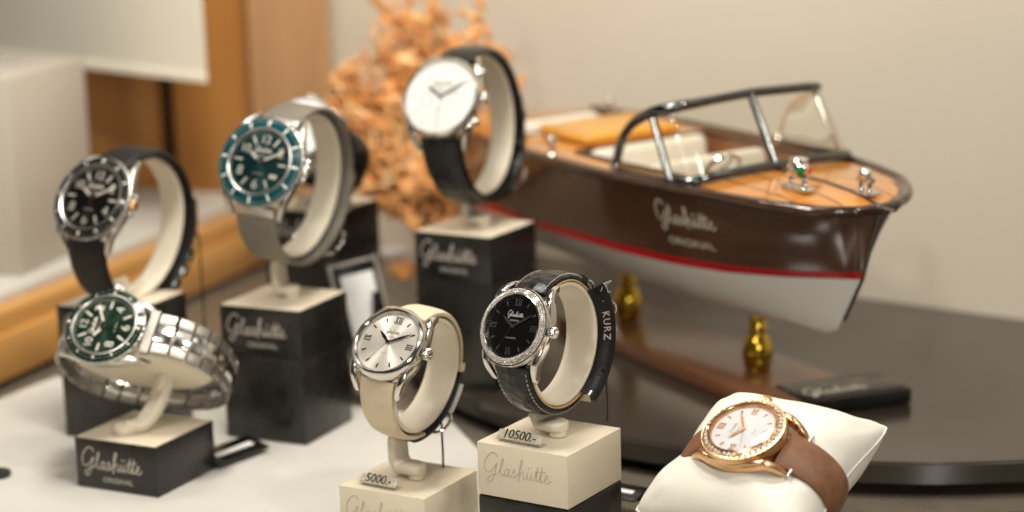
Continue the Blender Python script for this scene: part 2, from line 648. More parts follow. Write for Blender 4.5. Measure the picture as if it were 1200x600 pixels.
def roman(mb, s, cx, cy, ang, h, z0, z1):
    """roman numeral drawn with bars, its foot towards the dial centre"""
    wd = {'I': .34, 'V': .62, 'X': .66}
    tot = sum(wd[q] for q in s) * h
    a = -R(ang)
    c, sn = math.cos(a), math.sin(a)
    x = -tot / 2

    def b(px, py, l, w_, tilt):
        bar(mb, cx + px * c - py * sn, cy + px * sn + py * c, l, w_, ang + tilt, z0, z1)
    for q in s:
        w_ = wd[q] * h
        m = x + w_ / 2
        if q == 'I':
            b(m, 0, h, .13 * h, 0)
        elif q == 'V':
            b(m - .13 * h, 0, h, .14 * h, -15)
            b(m + .13 * h, 0, h, .07 * h, 15)
        else:
            b(m, 0, h * 1.08, .14 * h, -25)
            b(m, 0, h * 1.08, .07 * h, 25)
        b(m, h * .5, .05 * h, w_ * .85, 0)
        b(m, -h * .5, .05 * h, w_ * .85, 0)
        x += w_


def leaf(mb, ang, l, wd, tail, z, th=.012):
    a = -R(ang)
    c, s = math.cos(a), math.sin(a)
    o = [(-.02, -tail), (.02, -tail), (wd * .35, 0), (wd / 2, l * .55), (wd * .3, l * .8), (.006, l), (-.006, l), (-wd * .3, l * .8), (-wd / 2, l * .55), (-wd * .35, 0)]
    mb.prism([(x * c - y * s, x * s + y * c) for x, y in o], z, z + th)


def make_watch(name_label, P, x, y, n, w):
    root = empty('wristwatch', frame(P, x, y, n), name_label, 'wristwatch', 'wristwatches on show')
    Rc, rd = w['R'], w['rd']
    met = w['metal']
    # --- case with four curved lugs
    mb = MB()
    mb.lathe([(.02, -w['h']), (Rc * .80, -w['h']), (Rc * .90, -w['h'] + .06), (Rc * .95, -w['h'] + .22), (Rc * .985, -.34), (Rc * .985, -.16), (Rc * .95, -.04), (rd, -.03)], 80)
    lw = w['lug']
    Ll = Rc + .30
    for sx in (-1, 1):
        fr, secs = [], []
        k = 41
        path = []
        for i in range(k):
            t = 2 * i / (k - 1) - 1
            a = abs(t)
            xx = lw + (Rc * .84 - lw) * (1 - a ** 2.2) if Rc * .84 > lw else lw
            zz = -.40 - .10 * math.cos(PI * a) * (1 - a) - .58 * max(0, (a - .62) / .38) ** 1.7
            path.append(V((sx * xx, t * Ll, zz)))
        for i, p in enumerate(path):
            a = path[max(0, i - 1)]
            b = path[min(k - 1, i + 1)]
            d = (b - a).normalized()
            up = V((1, 0, 0)).cross(d).normalized()
            if up.z < 0:
                up = -up
            t = abs(2 * i / (k - 1) - 1)
            hh = .50 - .20 * t ** 3 if t < .96 else .24
            ww = .36 - .10 * t ** 2 if t < .96 else .22
            fr.append((p, V((1, 0, 0)), up))
            secs.append(rrect(ww, hh, .09, 3))
        mb.sweep(fr, secs)
    if w.get('guards'):
        for sy in (-1, 1):
            mb.box((Rc + .08, sy * .42, -.3), (.35, .32, .3), .1)
    mb.build('case', met, root, 40)
    # --- bezel
    kind = w['bezel']
    mb = MB()
    if kind == 'plain':
        mb.lathe([(rd - .02, -.04), (rd - .01, .10), (rd + .03, .16), (rd + (Rc - rd) * .35, .20), (rd + (Rc - rd) * .75, .13), (Rc, .0), (Rc * 1.0, -.06), (Rc * .97, -.09)], 96)
        bz = mb.build('bezel', met, root, 50)
    elif kind == 'gems':
        mb.lathe([(rd - .02, -.04), (rd - .01, .12), (rd + .03, .17), (rd + .06, .145), (Rc - .06, .02), (Rc - .02, .03), (Rc, -.02), (Rc * 1.0, -.08), (Rc * .97, -.12)], 96)
        bz = mb.build('bezel', met, root, 50)
        g = MB()
        rows = w.get('rows', 1)
        span = Rc - rd
        for q in range(rows):
            rr = rd + .07 + (span - .14) * ((q + .5) / rows)
            zz = .145 - .125 * ((q + .5) / rows)
            gr = min(.10, (span - .10) / rows * .50)
            cnt = int(2 * PI * rr / (gr * 2.12))
            for i in range(cnt):
                a = 2 * PI * i / cnt + q * .03
                nn = V((math.cos(a) * .55, math.sin(a) * .55, 1))
                g.gemstone((rr * math.cos(a), rr * math.sin(a), zz + .018), gr, nn)
        g.build('gemstones', w['gem'], bz, 5)
    else:  # diver
        ins = w['insert']
        k = 60
        prof = [(rd - .02, -.04), (rd, .13), (rd + .05, .17), (rd + .08, .165), (Rc + .01, .03), (Rc + .04, .0), (Rc + .05, -.08), (Rc, -.14)]
        vs, fs = [], []
        nn = 240
        for i in range(nn):
            a = 2 * PI * i / nn
            ridge = .018 * (1 if math.sin(a * 40) > 0 else -1)
            for j, (r, z) in enumerate(prof):
                rr = r + (ridge if 5 <= j <= 6 else 0)
                vs.append((rr * math.cos(a), rr * math.sin(a), z))
        L = len(prof)
        for i in range(nn):
            j = (i + 1) % nn
            for q in range(L - 1):
                fs.append((i * L + q, j * L + q, j * L + q + 1, i * L + q + 1))
        mb.add(vs, fs)
        bz = mb.build('bezel', met, root, 30)
        mi = MB()
        mi.lathe([(rd + .08, .14), (rd + .09, .176), (Rc + .0, .045), (Rc + .005, .02)], 96)
        mi.build('bezel_insert', ins, bz, 40)
        mk = MB()

        def bzz(r):
            return .176 - (.121) * (r - rd - .11) / (Rc - .05 - rd - .11) + .004
        for i in range(60):
            a = i * 6
            if i % 5 == 0:
                r0, r1, wd = rd + .15, Rc - .09, (.075 if i % 15 else .10)
            else:
                if w.get('fewticks'):
                    continue
                r0, r1, wd = Rc - .17, Rc - .09, .022
            (xa, ya), (xb, yb) = polar(r0, a), polar(r1, a)
            px, py = math.cos(R(a)) * wd / 2, -math.sin(R(a)) * wd / 2
            z0, z1 = bzz(r0), bzz(r1)
            mk.add([(xa - px, ya - py, z0), (xa + px, ya + py, z0), (xb + px, yb + py, z1), (xb - px, yb - py, z1)], [(0, 1, 2, 3)])
        mk.ball((*polar(rd + .28, 0), bzz(rd + .28) + .01), .08, 10)
        mk.build('bezel_markers', 'lume', bz, 30)
    # --- dial
    mb = MB()
    mb.disc(rd, 0, 96)
    mb.lathe([(rd, 0), (rd, -.05), (.01, -.05)], 96)
    dial = mb.build('dial', w['dial'], root, 40)
    st = w['style']
    mk = MB()
    z0, z1 = .001, .025
    if st == 'roman':
        for h in range(1, 13):
            a = h * 30
            if h in w.get('romans', ROMAN):
                cx, cy = polar(rd * .77, a)
                roman(mk, ROMAN[h], cx, cy, a, rd * .21, z0, z1)
            else:
                cx, cy = polar(rd * .80, a)
                bar(mk, cx, cy, rd * .15, .045, a, z0, z1, 1.5)
        for i in range(60):
            if w.get('ticks') and (i % 5 or True):
                cx, cy = polar(rd * .945, i * 6)
                bar(mk, cx, cy, .05, .016 if i % 5 else .03, i * 6, z0, z1 - .015)
    elif st == 'diver':
        for h in range(1, 13):
            a = h * 30
            if h % 2 == 0 and not (h == 4 and w.get('date')):
                cx, cy = polar(rd * .70, a)
                vs, fs = text_mesh(str(h), rd * (.42 if h < 10 else .36), .004, .9)
                mk.add([(v.x * 1.05, v.y, v.z + .012) for v in vs], fs, MX.Translation((cx, cy, 0)))
            elif h % 2:
                cx, cy = polar(rd * .74, a)
                bar(mk, cx, cy, rd * .26, .10 * rd / 1.6, a, z0, z1)
        for i in range(60):
            cx, cy = polar(rd * .945, i * 6)
            bar(mk, cx, cy, .07, .02 if i % 5 else .035, i * 6, z0, z1 - .015)
    elif st == 'chrono':
        for h in range(1, 13):
            a = h * 30
            cx, cy = polar(rd * .85, a)
            bar(mk, cx, cy, rd * .16, .03, a, z0, z1)
        for sx in (-1, 1):
            mk.lathe([(.30, .004), (.33, .012), (.36, .004)], 40, MX.Translation((sx * rd * .42, -.12, 0)))
    mk.build('hour_markers', w['mark'], dial, 30)
    if w.get('date'):
        d = MB()
        cx, cy = polar(rd * .66, 125)
        d.box((cx - .1, cy, .008), (.17, .22, .016))
        d.box((cx + .1, cy, .008), (.17, .22, .016))
        d.build('date_window', 'lume', dial)
    lg = MB()
    u = rd * w.get('logosize', .062)
    logo_into(lg, lambda a, b: (V((a, b + rd * .32, .014)), V((0, 0, 1))), u, u * .20, 5, 3)
    vs, fs = text_mesh('ORIGINAL', u * 1.2, .002)
    lg.add([(v.x, v.y + rd * .19, v.z + .008) for v in vs], fs)
    vs, fs = text_mesh('AUTOMATIC', u * 1.0, .002)
    lg.add([(v.x, v.y - rd * .36, v.z + .008) for v in vs], fs)
    lg.build('dial_lettering', w.get('ink', w['mark']), dial, 30)
    # --- hands
    hm = w['hand']
    if st == 'diver':
        for nm, ang, l, wd, zz in (('hour_hand', -55, rd * .50, .20, .045), ('minute_hand', 60, rd * .78, .15, .07)):
            q = MB()
            wd *= rd / 1.6
            leafpts = [(-.03, -.1), (.03, -.1), (wd * .3, .12), (wd / 2, .2), (wd / 2, l * .92), (0, l), (-wd / 2, l * .92), (-wd / 2, .2), (-wd * .3, .12)]
            a = -R(ang)
            c, s = math.cos(a), math.sin(a)
            q.prism([(px * c - py * s, px * s + py * c) for px, py in leafpts], zz, zz + .014)
            h = q.build(nm, hm, root)
            q = MB()
            q.prism([(px * c - py * s, px * s + py * c) for px, py in [(-wd * .36, .24), (wd * .36, .24), (wd * .36, l * .9), (-wd * .36, l * .9)]], zz + .015, zz + .022)
            if nm == 'minute_hand':
                q.lathe([(.001, zz + .024), (.13 * rd / 1.6, zz + .024), (.13 * rd / 1.6, zz + .012)], 16, MX.Translation((*polar(l * .9, ang), 0)))
            q.build('lume_fill', 'lume', h)
        q = MB()
        bar(q, *polar(rd * .25, w.get('sec', 195)), rd * 1.1, .025, w.get('sec', 195), .095, .105)
        q.lathe([(.001, .106), (.07, .106), (.07, .094)], 14, MX.Translation((*polar(rd * .6, w.get('sec', 195)), 0)))
        q.lathe([(.001, .115), (.05, .112), (.06, .09)], 16)
        q.build('second_hand', w.get('secmat', hm), root)
    else:
        q = MB()
        leaf(q, -55, rd * .55, .13 * rd / 1.25 * w.get('handw', 1), .1, .04)
        q.build('hour_hand', hm, root)
        q = MB()
        leaf(q, w.get('min', 58), rd * .80, .10 * rd / 1.25 * w.get('handw', 1), .12, .06)
        q.build('minute_hand', hm, root)
        q = MB()
        sa = w.get('sec', 208)
        bar(q, *polar(rd * .27, sa), rd * 1.06, .014, sa, .082, .09)
        q.lathe([(.001, .10), (.05, .097), (.055, .08)], 16)
        q.build('second_hand', hm, root)
    # --- crystal
    q = MB()
    q.lathe([(.001, .185), (rd * .4, .182), (rd * .8, .168), (rd - .01, .145)], 64)
    q.build('crystal', 'crystal', root, 60)
    # --- crown and pushers
    cm = MX.Translation((Rc, 0, -.2)) @ MX.Rotation(PI / 2, 4, 'Y')
    q = MB()
    k = w.get('crown', .2)
    vs, fs = [], []
    nn = 96
    prof = [(.09, -.12), (.09, .06), (k * .95, .07), (k, .12), (k, .27), (k * .85, .33), (.02, .36)]
    for i in range(nn):
        a = 2 * PI * i / nn
        rid = 1 + .07 * math.sin(a * 16)
        for j, (r, z) in enumerate(prof):
            rr = r * (rid if 2 <= j <= 5 else 1)
            vs.append((rr * math.cos(a), rr * math.sin(a), z))
    L = len(prof)
    for i in range(nn):
        j = (i + 1) % nn
        for e in range(L - 1):
            fs.append((i * L + e, j * L + e, j * L + e + 1, i * L + e + 1))
    q.add(vs, fs, cm)
    cr = q.build('crown', w.get('crownmat', met), root, 50)
    if w.get('crowngem'):
        q = MB()
        q.ball((0, 0, .37), .085, 10, cm)
        q.build('crown_jewel', w['crowngem'], cr, 20)
    if w.get('pushers'):
        for a in (55, 122):
            q = MB()
            px, py = polar(Rc, a)
            mm = MX.Translation((px, py, -.2)) @ MX.Rotation(-R(a), 4, 'Z') @ MX.Rotation(-PI / 2, 4, 'X')
            q.lathe([(.10, -.1), (.10, .16), (.17, .17), (.18, .22), (.18, .36), (.15, .4), (.01, .4)], 24, mm)
            q.build('pusher', met, root, 50)
    w['strapfn'](root, w)
    return root


def keeper(root, w, th, width, thick, m, extra=0., span=7):
    q = MB()
    fr = loop_frames(w, th - span / 2, th + span / 2, 5, extra)
    o = rrect(width + .14, thick + .16, .08, 2)
    q.sweep(fr, o)
    q.build('strap_keeper', m, root)


def buckle(root, w, th, width, m='steel', extra=.1):
    q = MB()
    fr = loop_frames(w, th - 9, th + 9, 2, extra + .1)
    a, b = fr[0][0], fr[1][0]
    hw = width / 2 + .1
    pts = [a + V((-hw, 0, 0)), a + V((hw, 0, 0)), b + V((hw * .9, 0, 0)) + fr[1][2] * .1, b + V((-hw * .9, 0, 0)) + fr[1][2] * .1]
    q.tube(spline(pts, 4, True), .07, 8, True)
    q.tube([a, b + fr[1][2] * .12], .045, 8)
    q.tube([a + V((-hw - .03, 0, 0)), a + V((hw + .03, 0, 0))], .085, 8)
    q.build('buckle', m, root)


# ---- strap styles
def strap_leather(root, w, m='leather_cream', lining=None, back=None, puff=.06, t0=None, w0=None, w1=None, thick=.2, stitch=None, buck=200, keep=(150,), knob='steel', gap=(150, 215), backextra=.12):
    t0 = t0 or w['t0']
    thick = w.get('tk', thick)
    w0 = w0 or w['lug'] * 2 - .30
    w1 = w1 or w0 * .84
    g0, g1 = gap
    mb = MB()
    strap_piece(mb, w, t0, g0, lambda t: w0 + (w1 - w0) * t, lambda t: thick * (1.2 - .35 * t), puff=puff)
    mb.build('strap', m, root, 50)
    mb = MB()
    strap_piece(mb, w, 360 - t0, g1, lambda t: w0 + (w1 - w0) * t, lambda t: thick * (1.2 - .35 * t), puff=puff)
    mb.build('strap', m, root, 50)
    mb = MB()
    strap_piece(mb, w, g0 - 12, g1 + 14, w1 * .97, thick * .7, backextra)
    mb.build('strap_end', back or m, root, 50)
    if lining:
        for a, b in ((t0 + 8, g0 - 2), (352 - t0, g1 + 2)):
            mb = MB()
            strap_piece(mb, w, a, b, lambda t: w0 + .03 + (w1 - w0) * t, .08, -.14)
            mb.build('strap_lining', lining, root, 50)
    if stitch:
        for a, b in ((t0 + 5, g0), (355 - t0, g1)):
            mb = MB()
            k = 26
            for i in range(k):
                th = a + (b - a) * i / k
                dt = (b - a) / k * .55
                t = abs((th - a) / (b - a))
                wd = w0 + (w1 - w0) * t
                for sx in (-1, 1):
                    f1 = loop_frames(w, th, th + dt, 2, thick * .62)
                    mb.tube([f1[0][0] + V((sx * wd * .44, 0, 0)), f1[1][0] + V((sx * wd * .44, 0, 0))], .018, 5)
            mb.build('stitching', stitch, root)
    for kk in keep:
        keeper(root, w, kk, w1, thick, m, .06)
    if buck:
        buckle(root, w, buck, w1, knob, backextra)


def strap_bracelet(root, w):
    t0, t1 = 42, 15
    n = 22
    step = (360 - t0 - t1) / n
    for i in range(n):
        th = t0 + step * (i + .5)
        t = abs(1 - 2 * (i + .5) / n)
        wd = 1.6 + .45 * t
        sp = step * .40
        out = MB()
        for x0, ww, e in ((-wd * .36, wd * .27, 0), (wd * .36, wd * .27, 0)):
            fr = loop_frames(w, th - sp, th + sp, 5, e, x0)
            out.sweep(fr, rrect(ww, .26, .07, 2))
        lk = out.build('bracelet_link', 'link_steel', root, 40)
        mid = MB()
        fr = loop_frames(w, th - sp, th + sp, 5, .02, 0)
        mid.sweep(fr, rrect(wd * .43, .25, .08, 2))
        mid.build('centre_link', 'steel', lk, 40)
    for sy, th in ((1, t0 - 2.5), (-1, 362.5 - t1)):
        q = MB()
        fr = loop_frames(w, th - 2.5, th + 2.5, 4, .02)
        q.sweep(fr, rrect(2.2, .32, .08, 2))
        q.build('end_link', 'link_steel', root, 40)


# ------------------------------------------------------------------ poses found from the photograph's perspective
def X3(*a):
    return V(a)


def ortho(P, x, y):
    x = V(x).normalized()
    y = V(y)
    y = (y - x * y.dot(x)).normalized()
    return x, y, x.cross(y)


def unproj(px, py, d):
    return CAM + FW * d + RT * ((px - 600) / F_PX * d) - UPV * ((py - 300) / F_PX * d)


def onplane(px, py, z):
    d = FW + RT * ((px - 600) / F_PX) - UPV * ((py - 300) / F_PX)
    return CAM + d * ((z - CAM_H) / d.z)


# block placements: footprint centre, yaw, top height, side, block height
def blk(cx, cy, yaw, top, s, h):
    return dict(c=V((cx, cy, 0)), yaw=R(yaw), top=top, s=s, h=h)


BL = dict(
    A=blk(1.30, 79.26, 32.8, 4.976, 4.23, 2.2),
    B=blk(-4.645, 82.67, 30.2, 2.2, 4.23, 2.2),
    C=blk(-11.216, 97.45, 25.3, 6.637, 4.5, 2.34),
    D=blk(-1.827, 102.36, 30.9, 8.93, 4.5, 2.34),
    E=blk(-17.116, 90.36, 26.7, 2.335, 4.5, 2.34),
    F=blk(-19.3, 98.3, 25.0, 6.64, 4.5, 2.34),
    G=blk(-10.3, 109.6, 28.0, 8.98, 4.5, 2.34),
)


def make_block(parent, s, h, body, top, z0=0., name='block', inset=True):
    q = MB()
    q.box((0, 0, z0 + h / 2), (s, s, h), .035, seg=2)
    q.build(name, body, parent, 30)
    if inset:
        q = MB()
        q.box((0, 0, z0 + h + .012), (s - .10, s - .10, .05), .02)
        q.build('top_plate', top, parent, 30)


def block_logo(parent, s, h, ink, big=1., orig=True, r=.03):
    q = MB()
    u = .36 * s / 4.5 * big
    sh = h / 2.34
    logo_into(q, lambda a, b: (V((a - .25 * s / 4.5, -s / 2 - .008, b + .98 * sh)), V((0, -1, 0))), u, r, 6, 5)
    q.build('logo_lettering', ink, parent, 40)
    q = MB()
    vs, fs = text_mesh('ORIGINAL', .34 * s / 4.5, .004)
    q.add([(v.x * 1.08 + .05, -s / 2 - .006 - v.z, v.y + .50 * sh) for v in vs], fs)
    if orig:
        q.build('small_lettering', ink, parent, 40)


def pose_of(hub, depth, nview, u):
    P = unproj(hub[0], hub[1], depth)
    tc = (CAM - P).normalized()
    right = (RT - tc * RT.dot(tc)).normalized()
    up = tc.cross(right)
    nx, ny, nz = V(nview).normalized()
    ux, uy = u[0], -u[1]
    yv = V((ux, uy, -(ux * nx + uy * ny) / nz)).normalized()
    nv = V((nx, ny, nz))
    xv = yv.cross(nv)
    W = lambda q: right * q.x + up * q.y + tc * q.z
    return P, W(xv), W(yv), W(nv)


def lowest(w, P, x, y, n, extra):
    best = None
    for i in range(0, 360, 2):
        l = loop_pt(w, i, extra)
        p = P + y * l.y + n * l.z
        if best is None or p.z < best[0].z:
            best = (p, i)
    return best


CUFF_IN = -.30


def stand_and_watch(key, wl, sl, hub, nview, u, w, ink, body='dark_block', top='cream_block', depth=None, foot=(-.8, .8)):
    b = BL[key]
    c = b['c']
    # depth at which the loop hangs above the block's foot
    d = depth or 90.
    for _ in range(30):
        P, x, y, n = pose_of(hub, d, nview, u)
        lp, th = lowest(w, P, x, y, n, .1)
        xh = V((x.x, x.y, 0)).normalized()
        Q = V((c.x, c.y, 0)) + xh * foot[0]
        if depth:
            break
        d += (Q - lp).dot(V((0, 1, 0))) * .9
    root = empty('watch_stand', MX.Translation((c.x, c.y, b['top'] - b['h'])) @ MX.Rotation(-b['yaw'], 4, 'Z'), sl, 'watch stand', 'watch display stands')
    inv = root.matrix_world.inverted()
    make_block(root, b['s'], b['h'], body, top, inset=(body != top))
    if ink:
        block_logo(root, b['s'], b['h'], ink, r=.03 if ink != 'grey_ink' else .017, orig=(ink != 'grey_ink'))
    # cuff
    q = MB()
    WM = frame(P, x, y, n)
    fr = loop_frames(W(w, off=0), w.get('c0', 52), w.get('c1', 308), 60, CUFF_IN)
    q.sweep(fr, rrect(w.get('cuffw', 1.6), .2, .07, 3), mx=inv @ WM)
    q.build('cuff', 'cream_plastic', root, 50)
    # arm: foot on the block, post up to the cuff
    q = MB()
    l = loop_pt(w, th, CUFF_IN + .05)
    top_p = P + y * l.y + n * l.z - x * .3
    zf = b['top'] + .42
    ft = V((c.x, c.y, 0)) + xh * foot[1]
    base = Q.copy()
    base = V((top_p.x * .6 + base.x * .4, top_p.y * .6 + base.y * .4, 0))
    pts = spline([top_p, V((base.x, base.y, top_p.z - .5)), V((base.x, base.y, zf + .35)), V((base.x, base.y, zf)) + (ft - base) * .16, V((ft.x, ft.y, zf)) * .45 + V((base.x, base.y, zf)) * .55, V((ft.x, ft.y, zf))], 6)
    side = V((-xh.y, xh.x, 0))
    frs, secs = [], []
    k = len(pts)
    for i, p in enumerate(pts):
        a, bb = pts[max(0, i - 1)], pts[min(k - 1, i + 1)]
        dd = (bb - a).normalized()
        up = dd.cross(side).normalized()
        t = i / (k - 1)
        wdt = 1.15 if t < .85 else 1.15 * math.sqrt(max(.05, 1 - ((t - .85) / .15) ** 2))
        frs.append((p, side, up))
        secs.append(rrect(wdt, .40, min(.16, wdt * .4), 3))
    q.sweep(frs, secs, mx=inv)
    q.lathe([(.01, 0), (.34, 0), (.36, .04), (.36, .30), (.30, .40), (.01, .40)], 32, inv @ MX.Translation(V((c.x, c.y, b['top'] + .03)) + xh * (foot[1] * .55)))
    q.build('arm', 'cream_plastic', root, 55)
    wt = make_watch(wl, P, x, y, n, w)
    return root, wt, (P, x, y, n)


def tether(P, x, y, n, w, th, side, zend, label, lean=V((0, 0, 0)), dpt=.0):
    l = loop_pt(w, th, .18)
    a = P + x * side + y * l.y + n * l.z
    e = V((a.x, a.y, zend)) + lean
    q = MB()
    mx = MX.Translation(-e)
    q.tube([e, e.lerp(a, .3) + V((.01, 0, 0)), e.lerp(a, .7), a, a + V((0, 0, .15)) + n * .2], .05, 6, mx=mx)
    o = q.build('security_tether', 'wire')
    o.location = e
    return tag(o, label, 'security wire', 'thin security wires')


LADY = dict(off=.14, t0=33, R=1.63, rd=1.30, h=.78, lug=.98, ay=2.72, az=2.5, cz=2.58, y0=0., style='roman', crown=.2, cuffw=1.5)
MEN = dict(off=.42, t0=30, tk=.3, R=2.08, rd=1.62, h=.85, lug=1.22, ay=3.75, az=3.55, cz=3.65, y0=0., crown=.27, cuffw=1.3)


def W(base, **k):
    d = dict(base)
    d.update(k)
    return d


def st_A(root, w):
    strap_leather(root, w, 'alligator', 'lining_tan', puff=.10, stitch='thread', gap=(120, 206), buck=None, keep=(100,), backextra=-.02, back='leather_black')
    # strap protector with white letters facing the cuff
    q = MB()
    a0, a1, k = 108, 218, 30
    fr = []
    for i in range(k):
        th = a0 + (a1 - a0) * i / (k - 1)
        p, q2 = loop_pt(w, th, -.20), loop_pt(w, th, .22)
        A = p + V((.80, 0, 0))
        B = q2 + V((1.28, 0, 0))
        ax = (B - A).normalized()
        d = (loop_pt(w, th + .5) - loop_pt(w, th - .5)).normalized()
        fr.append(((A + B) / 2, ax, d.cross(ax).normalized()))
    q.sweep(fr, rrect(.74, .05, .02, 1))
    o = q.build('strap_protector', 'leather_black', root, 50)
    vs, fs = text_mesh('KURZ', .41, .002, 1.2)
    wid = max(v.x for v in vs) - min(v.x for v in vs)
    q = MB()
    out = []
    for v in vs:
        # reading runs along the loop
        th = 150 + (v.x) / (2 * PI * 2.6) * 360
        p1, p2 = loop_pt(w, th, -.20), loop_pt(w, th, .22)
        A, B = p1 + V((.80, 0, 0)), p2 + V((1.28, 0, 0))
        ax = (B - A).normalized()
        d = (loop_pt(w, th + .5) - loop_pt(w, th - .5)).normalized()
        nn = d.cross(ax).normalized()
        if nn.x < 0:
            nn = -nn
        out.append((A + B) / 2 + ax * (v.y * 1.0) + nn * (.034 + v.z))
    q.add(out, fs)
    q.build('protector_lettering', 'silver_ink', o, 30)
    q = MB()
    fr = loop_frames(w, 212, 218, 3, .06, .75)
    q.sweep(fr, rrect(.7, .4, .06, 2))
    q.build('clasp', 'chrome', root)
    q = MB()
    rnd = random.Random(5)
    for k in range(5):
        base = loop_pt(w, 112 + k * 12, .28) + V((1.0 + rnd.uniform(-.1, .3), 0, 0))
        pts = [base]
        for i in range(4):
            a = rnd.uniform(0, 6.28)
            pts.append(base + V((rnd.uniform(-.1, .3), rnd.uniform(-.3, .3), -abs(rnd.uniform(.0, .4)))))
        pts.append(base + V((.1, -.3, .1)))
        q.tube(spline(pts, 6), .010, 5)
    q.build('tangled_thread', 'thread', root)
    q = MB()
    for dx in (-.5, .5):
        q.tube(spline([loop_pt(w, 106, .25) + V((dx, 0, 0)), loop_pt(w, 114, .42) + V((dx * 1.1, 0, 0)), loop_pt(w, 122, .25) + V((dx, 0, 0))], 4), .05, 8)
    q.tube([loop_pt(w, 114, .42) + V((-.6, 0, 0)), loop_pt(w, 114, .42) + V((.6, 0, 0))], .05, 8)
    q.build('buckle', 'steel', root)


def st_B(root, w):
    strap_leather(root, w, 'leather_cream', None, back='leather_navy', puff=.05, gap=(150, 222), keep=(146,), buck=196, backextra=.16)
    q = MB()
    strap_piece(q, w, 160, 190, 1.1, .06, .30, x0=.25)
    q.build('strap_lining', 'leather_white', root, 50)


def st_C(root, w):
    q = MB()
    strap_piece(q, w, 31, 329, 2.05, .2, 0, 90)
    q.build('mesh_strap', 'milanese', root, 50)
    q = MB()
    strap_piece(q, w, 110, 205, 1.95, .16, .20, 30)
    q.build('strap_overlap', 'leather_black', root, 50)
    keeper(root, w, 160, 2.0, .24, 'steel', .2)
    keeper(root, w, 178, 2.0, .24, 'steel', .2)
    buckle(root, w, 205, 2.0, 'steel', .22)
    for th in (35, 325):
        q = MB()
        fr = loop_frames(w, th - 3, th + 3, 3, .0)
        q.sweep(fr, rrect(2.1, .3, .1, 3))
        q.build('end_piece', 'brushed', root, 50)


def st_D(root, w):
    strap_leather(root, w, 'alligator', 'leather_black', puff=.08, keep=(152, 172), buck=198, gap=(150, 206), backextra=.22)


def st_F(root, w):
    strap_leather(root, w, 'rubber', None, puff=.02, keep=(), buck=None, gap=(135, 200), backextra=.02)
    q = MB()
    strap_piece(q, w, 138, 172, 1.7, .1, .34, 10)
    q.build('clasp_blade', 'gold', root, 50)
    for th in (178, 189, 201):
        q = MB()
        fr = loop_frames(w, th - 4, th + 4, 4, .16)
        q.sweep(fr, rrect(2.0, .42, .1, 2))
        q.build('clasp', 'dark_steel', root, 50)


def st_G(root, w):
    q = MB()
    w0 = w['lug'] * 2 - .3
    strap_piece(q, w, 28, 180, lambda t: w0 + .05 - .25 * t, lambda t: .26 - .08 * t, 0, 40, puff=.07)
    q.build('strap', 'leather_brown', root, 50)
    q = MB()
    strap_piece(q, w, 332, 182, lambda t: w0 + .05 - .25 * t, lambda t: .26 - .08 * t, 0, 40, puff=.07)
    q.build('strap', 'leather_brown', root, 50)
    q = MB()
    for th in (38, 322):
        fr = loop_frames(w, th - 3, th + 3, 2, .02)
        q.tube([fr[0][0] + V((-w['lug'] - .14, 0, 0)), fr[0][0] + V((w['lug'] + .14, 0, 0))], .07, 10)
    q.build('lug_pin', 'steel', root)


wA = W(LADY, metal='steel', bezel='gems', rows=3, gem='rose_gem', dial='dial_black', mark='brushed', hand='steel', ink='white_ink', romans={12, 6, 3, 9}, ticks=True, logosize=.066, crowngem='rose_gem', strapfn=st_A, rd=1.28, crown=.22)
wB = W(LADY, metal='steel', bezel='plain', dial='dial_silver', mark='dark_steel', hand='dark_steel', ink='grey_ink', romans={12, 3, 9}, logosize=.05, crowngem='chrome', strapfn=st_B, rd=1.36, R=1.65, crown=.24)
wC = W(MEN, az=3.72, cz=3.82, R=2.14, rd=1.56, metal='brushed', bezel='diver', insert='bezel_teal', dial='dial_teal', mark='lume', style='diver', hand='steel', date=True, guards=True, strapfn=st_C)
wD = W(MEN, az=3.8, cz=3.9, metal='steel', bezel='plain', dial='dial_white', mark='silver_ink', style='chrono', hand='dark_steel', pushers=True, rd=1.88, strapfn=st_D, sec=178, handw=.7, ink='grey_ink')
wE = W(MEN, off=0, R=1.86, rd=1.46, lug=1.12, metal='brushed', bezel='diver', insert='bezel_green', dial='dial_green', mark='lume', style='diver', hand='steel', ay=3.95, az=2.95, cz=3.1, y0=-1.0, p=.8, strapfn=strap_bracelet, crown=.25, fewticks=False)
wF = W(MEN, metal='brushed', crownmat='gold', bezel='diver', insert='bezel_black', dial='dial_dark', mark='lume', style='diver', hand='steel', guards=True, strapfn=st_F, secmat='gold_hand', sec=175)
wG = W(LADY, off=0, metal='gold', bezel='gems', rows=1, gem='gold_gem', dial='dial_pearl', mark='gold_hand', hand='gold_hand', ink='silver_ink', romans={12, 3, 6, 9}, logosize=.05, crowngem='gold_gem', strapfn=st_G, rd=1.27, R=1.68, ay=3.3, az=2.2, cz=2.62, sec=250)
wH = W(MEN, metal='steel', bezel='plain', dial='dial_white', mark='silver_ink', style='chrono', hand='dark_steel', rd=1.8, strapfn=st_D, ay=2.6, az=2.4, cz=2.5, R=1.7, lug=1.0)

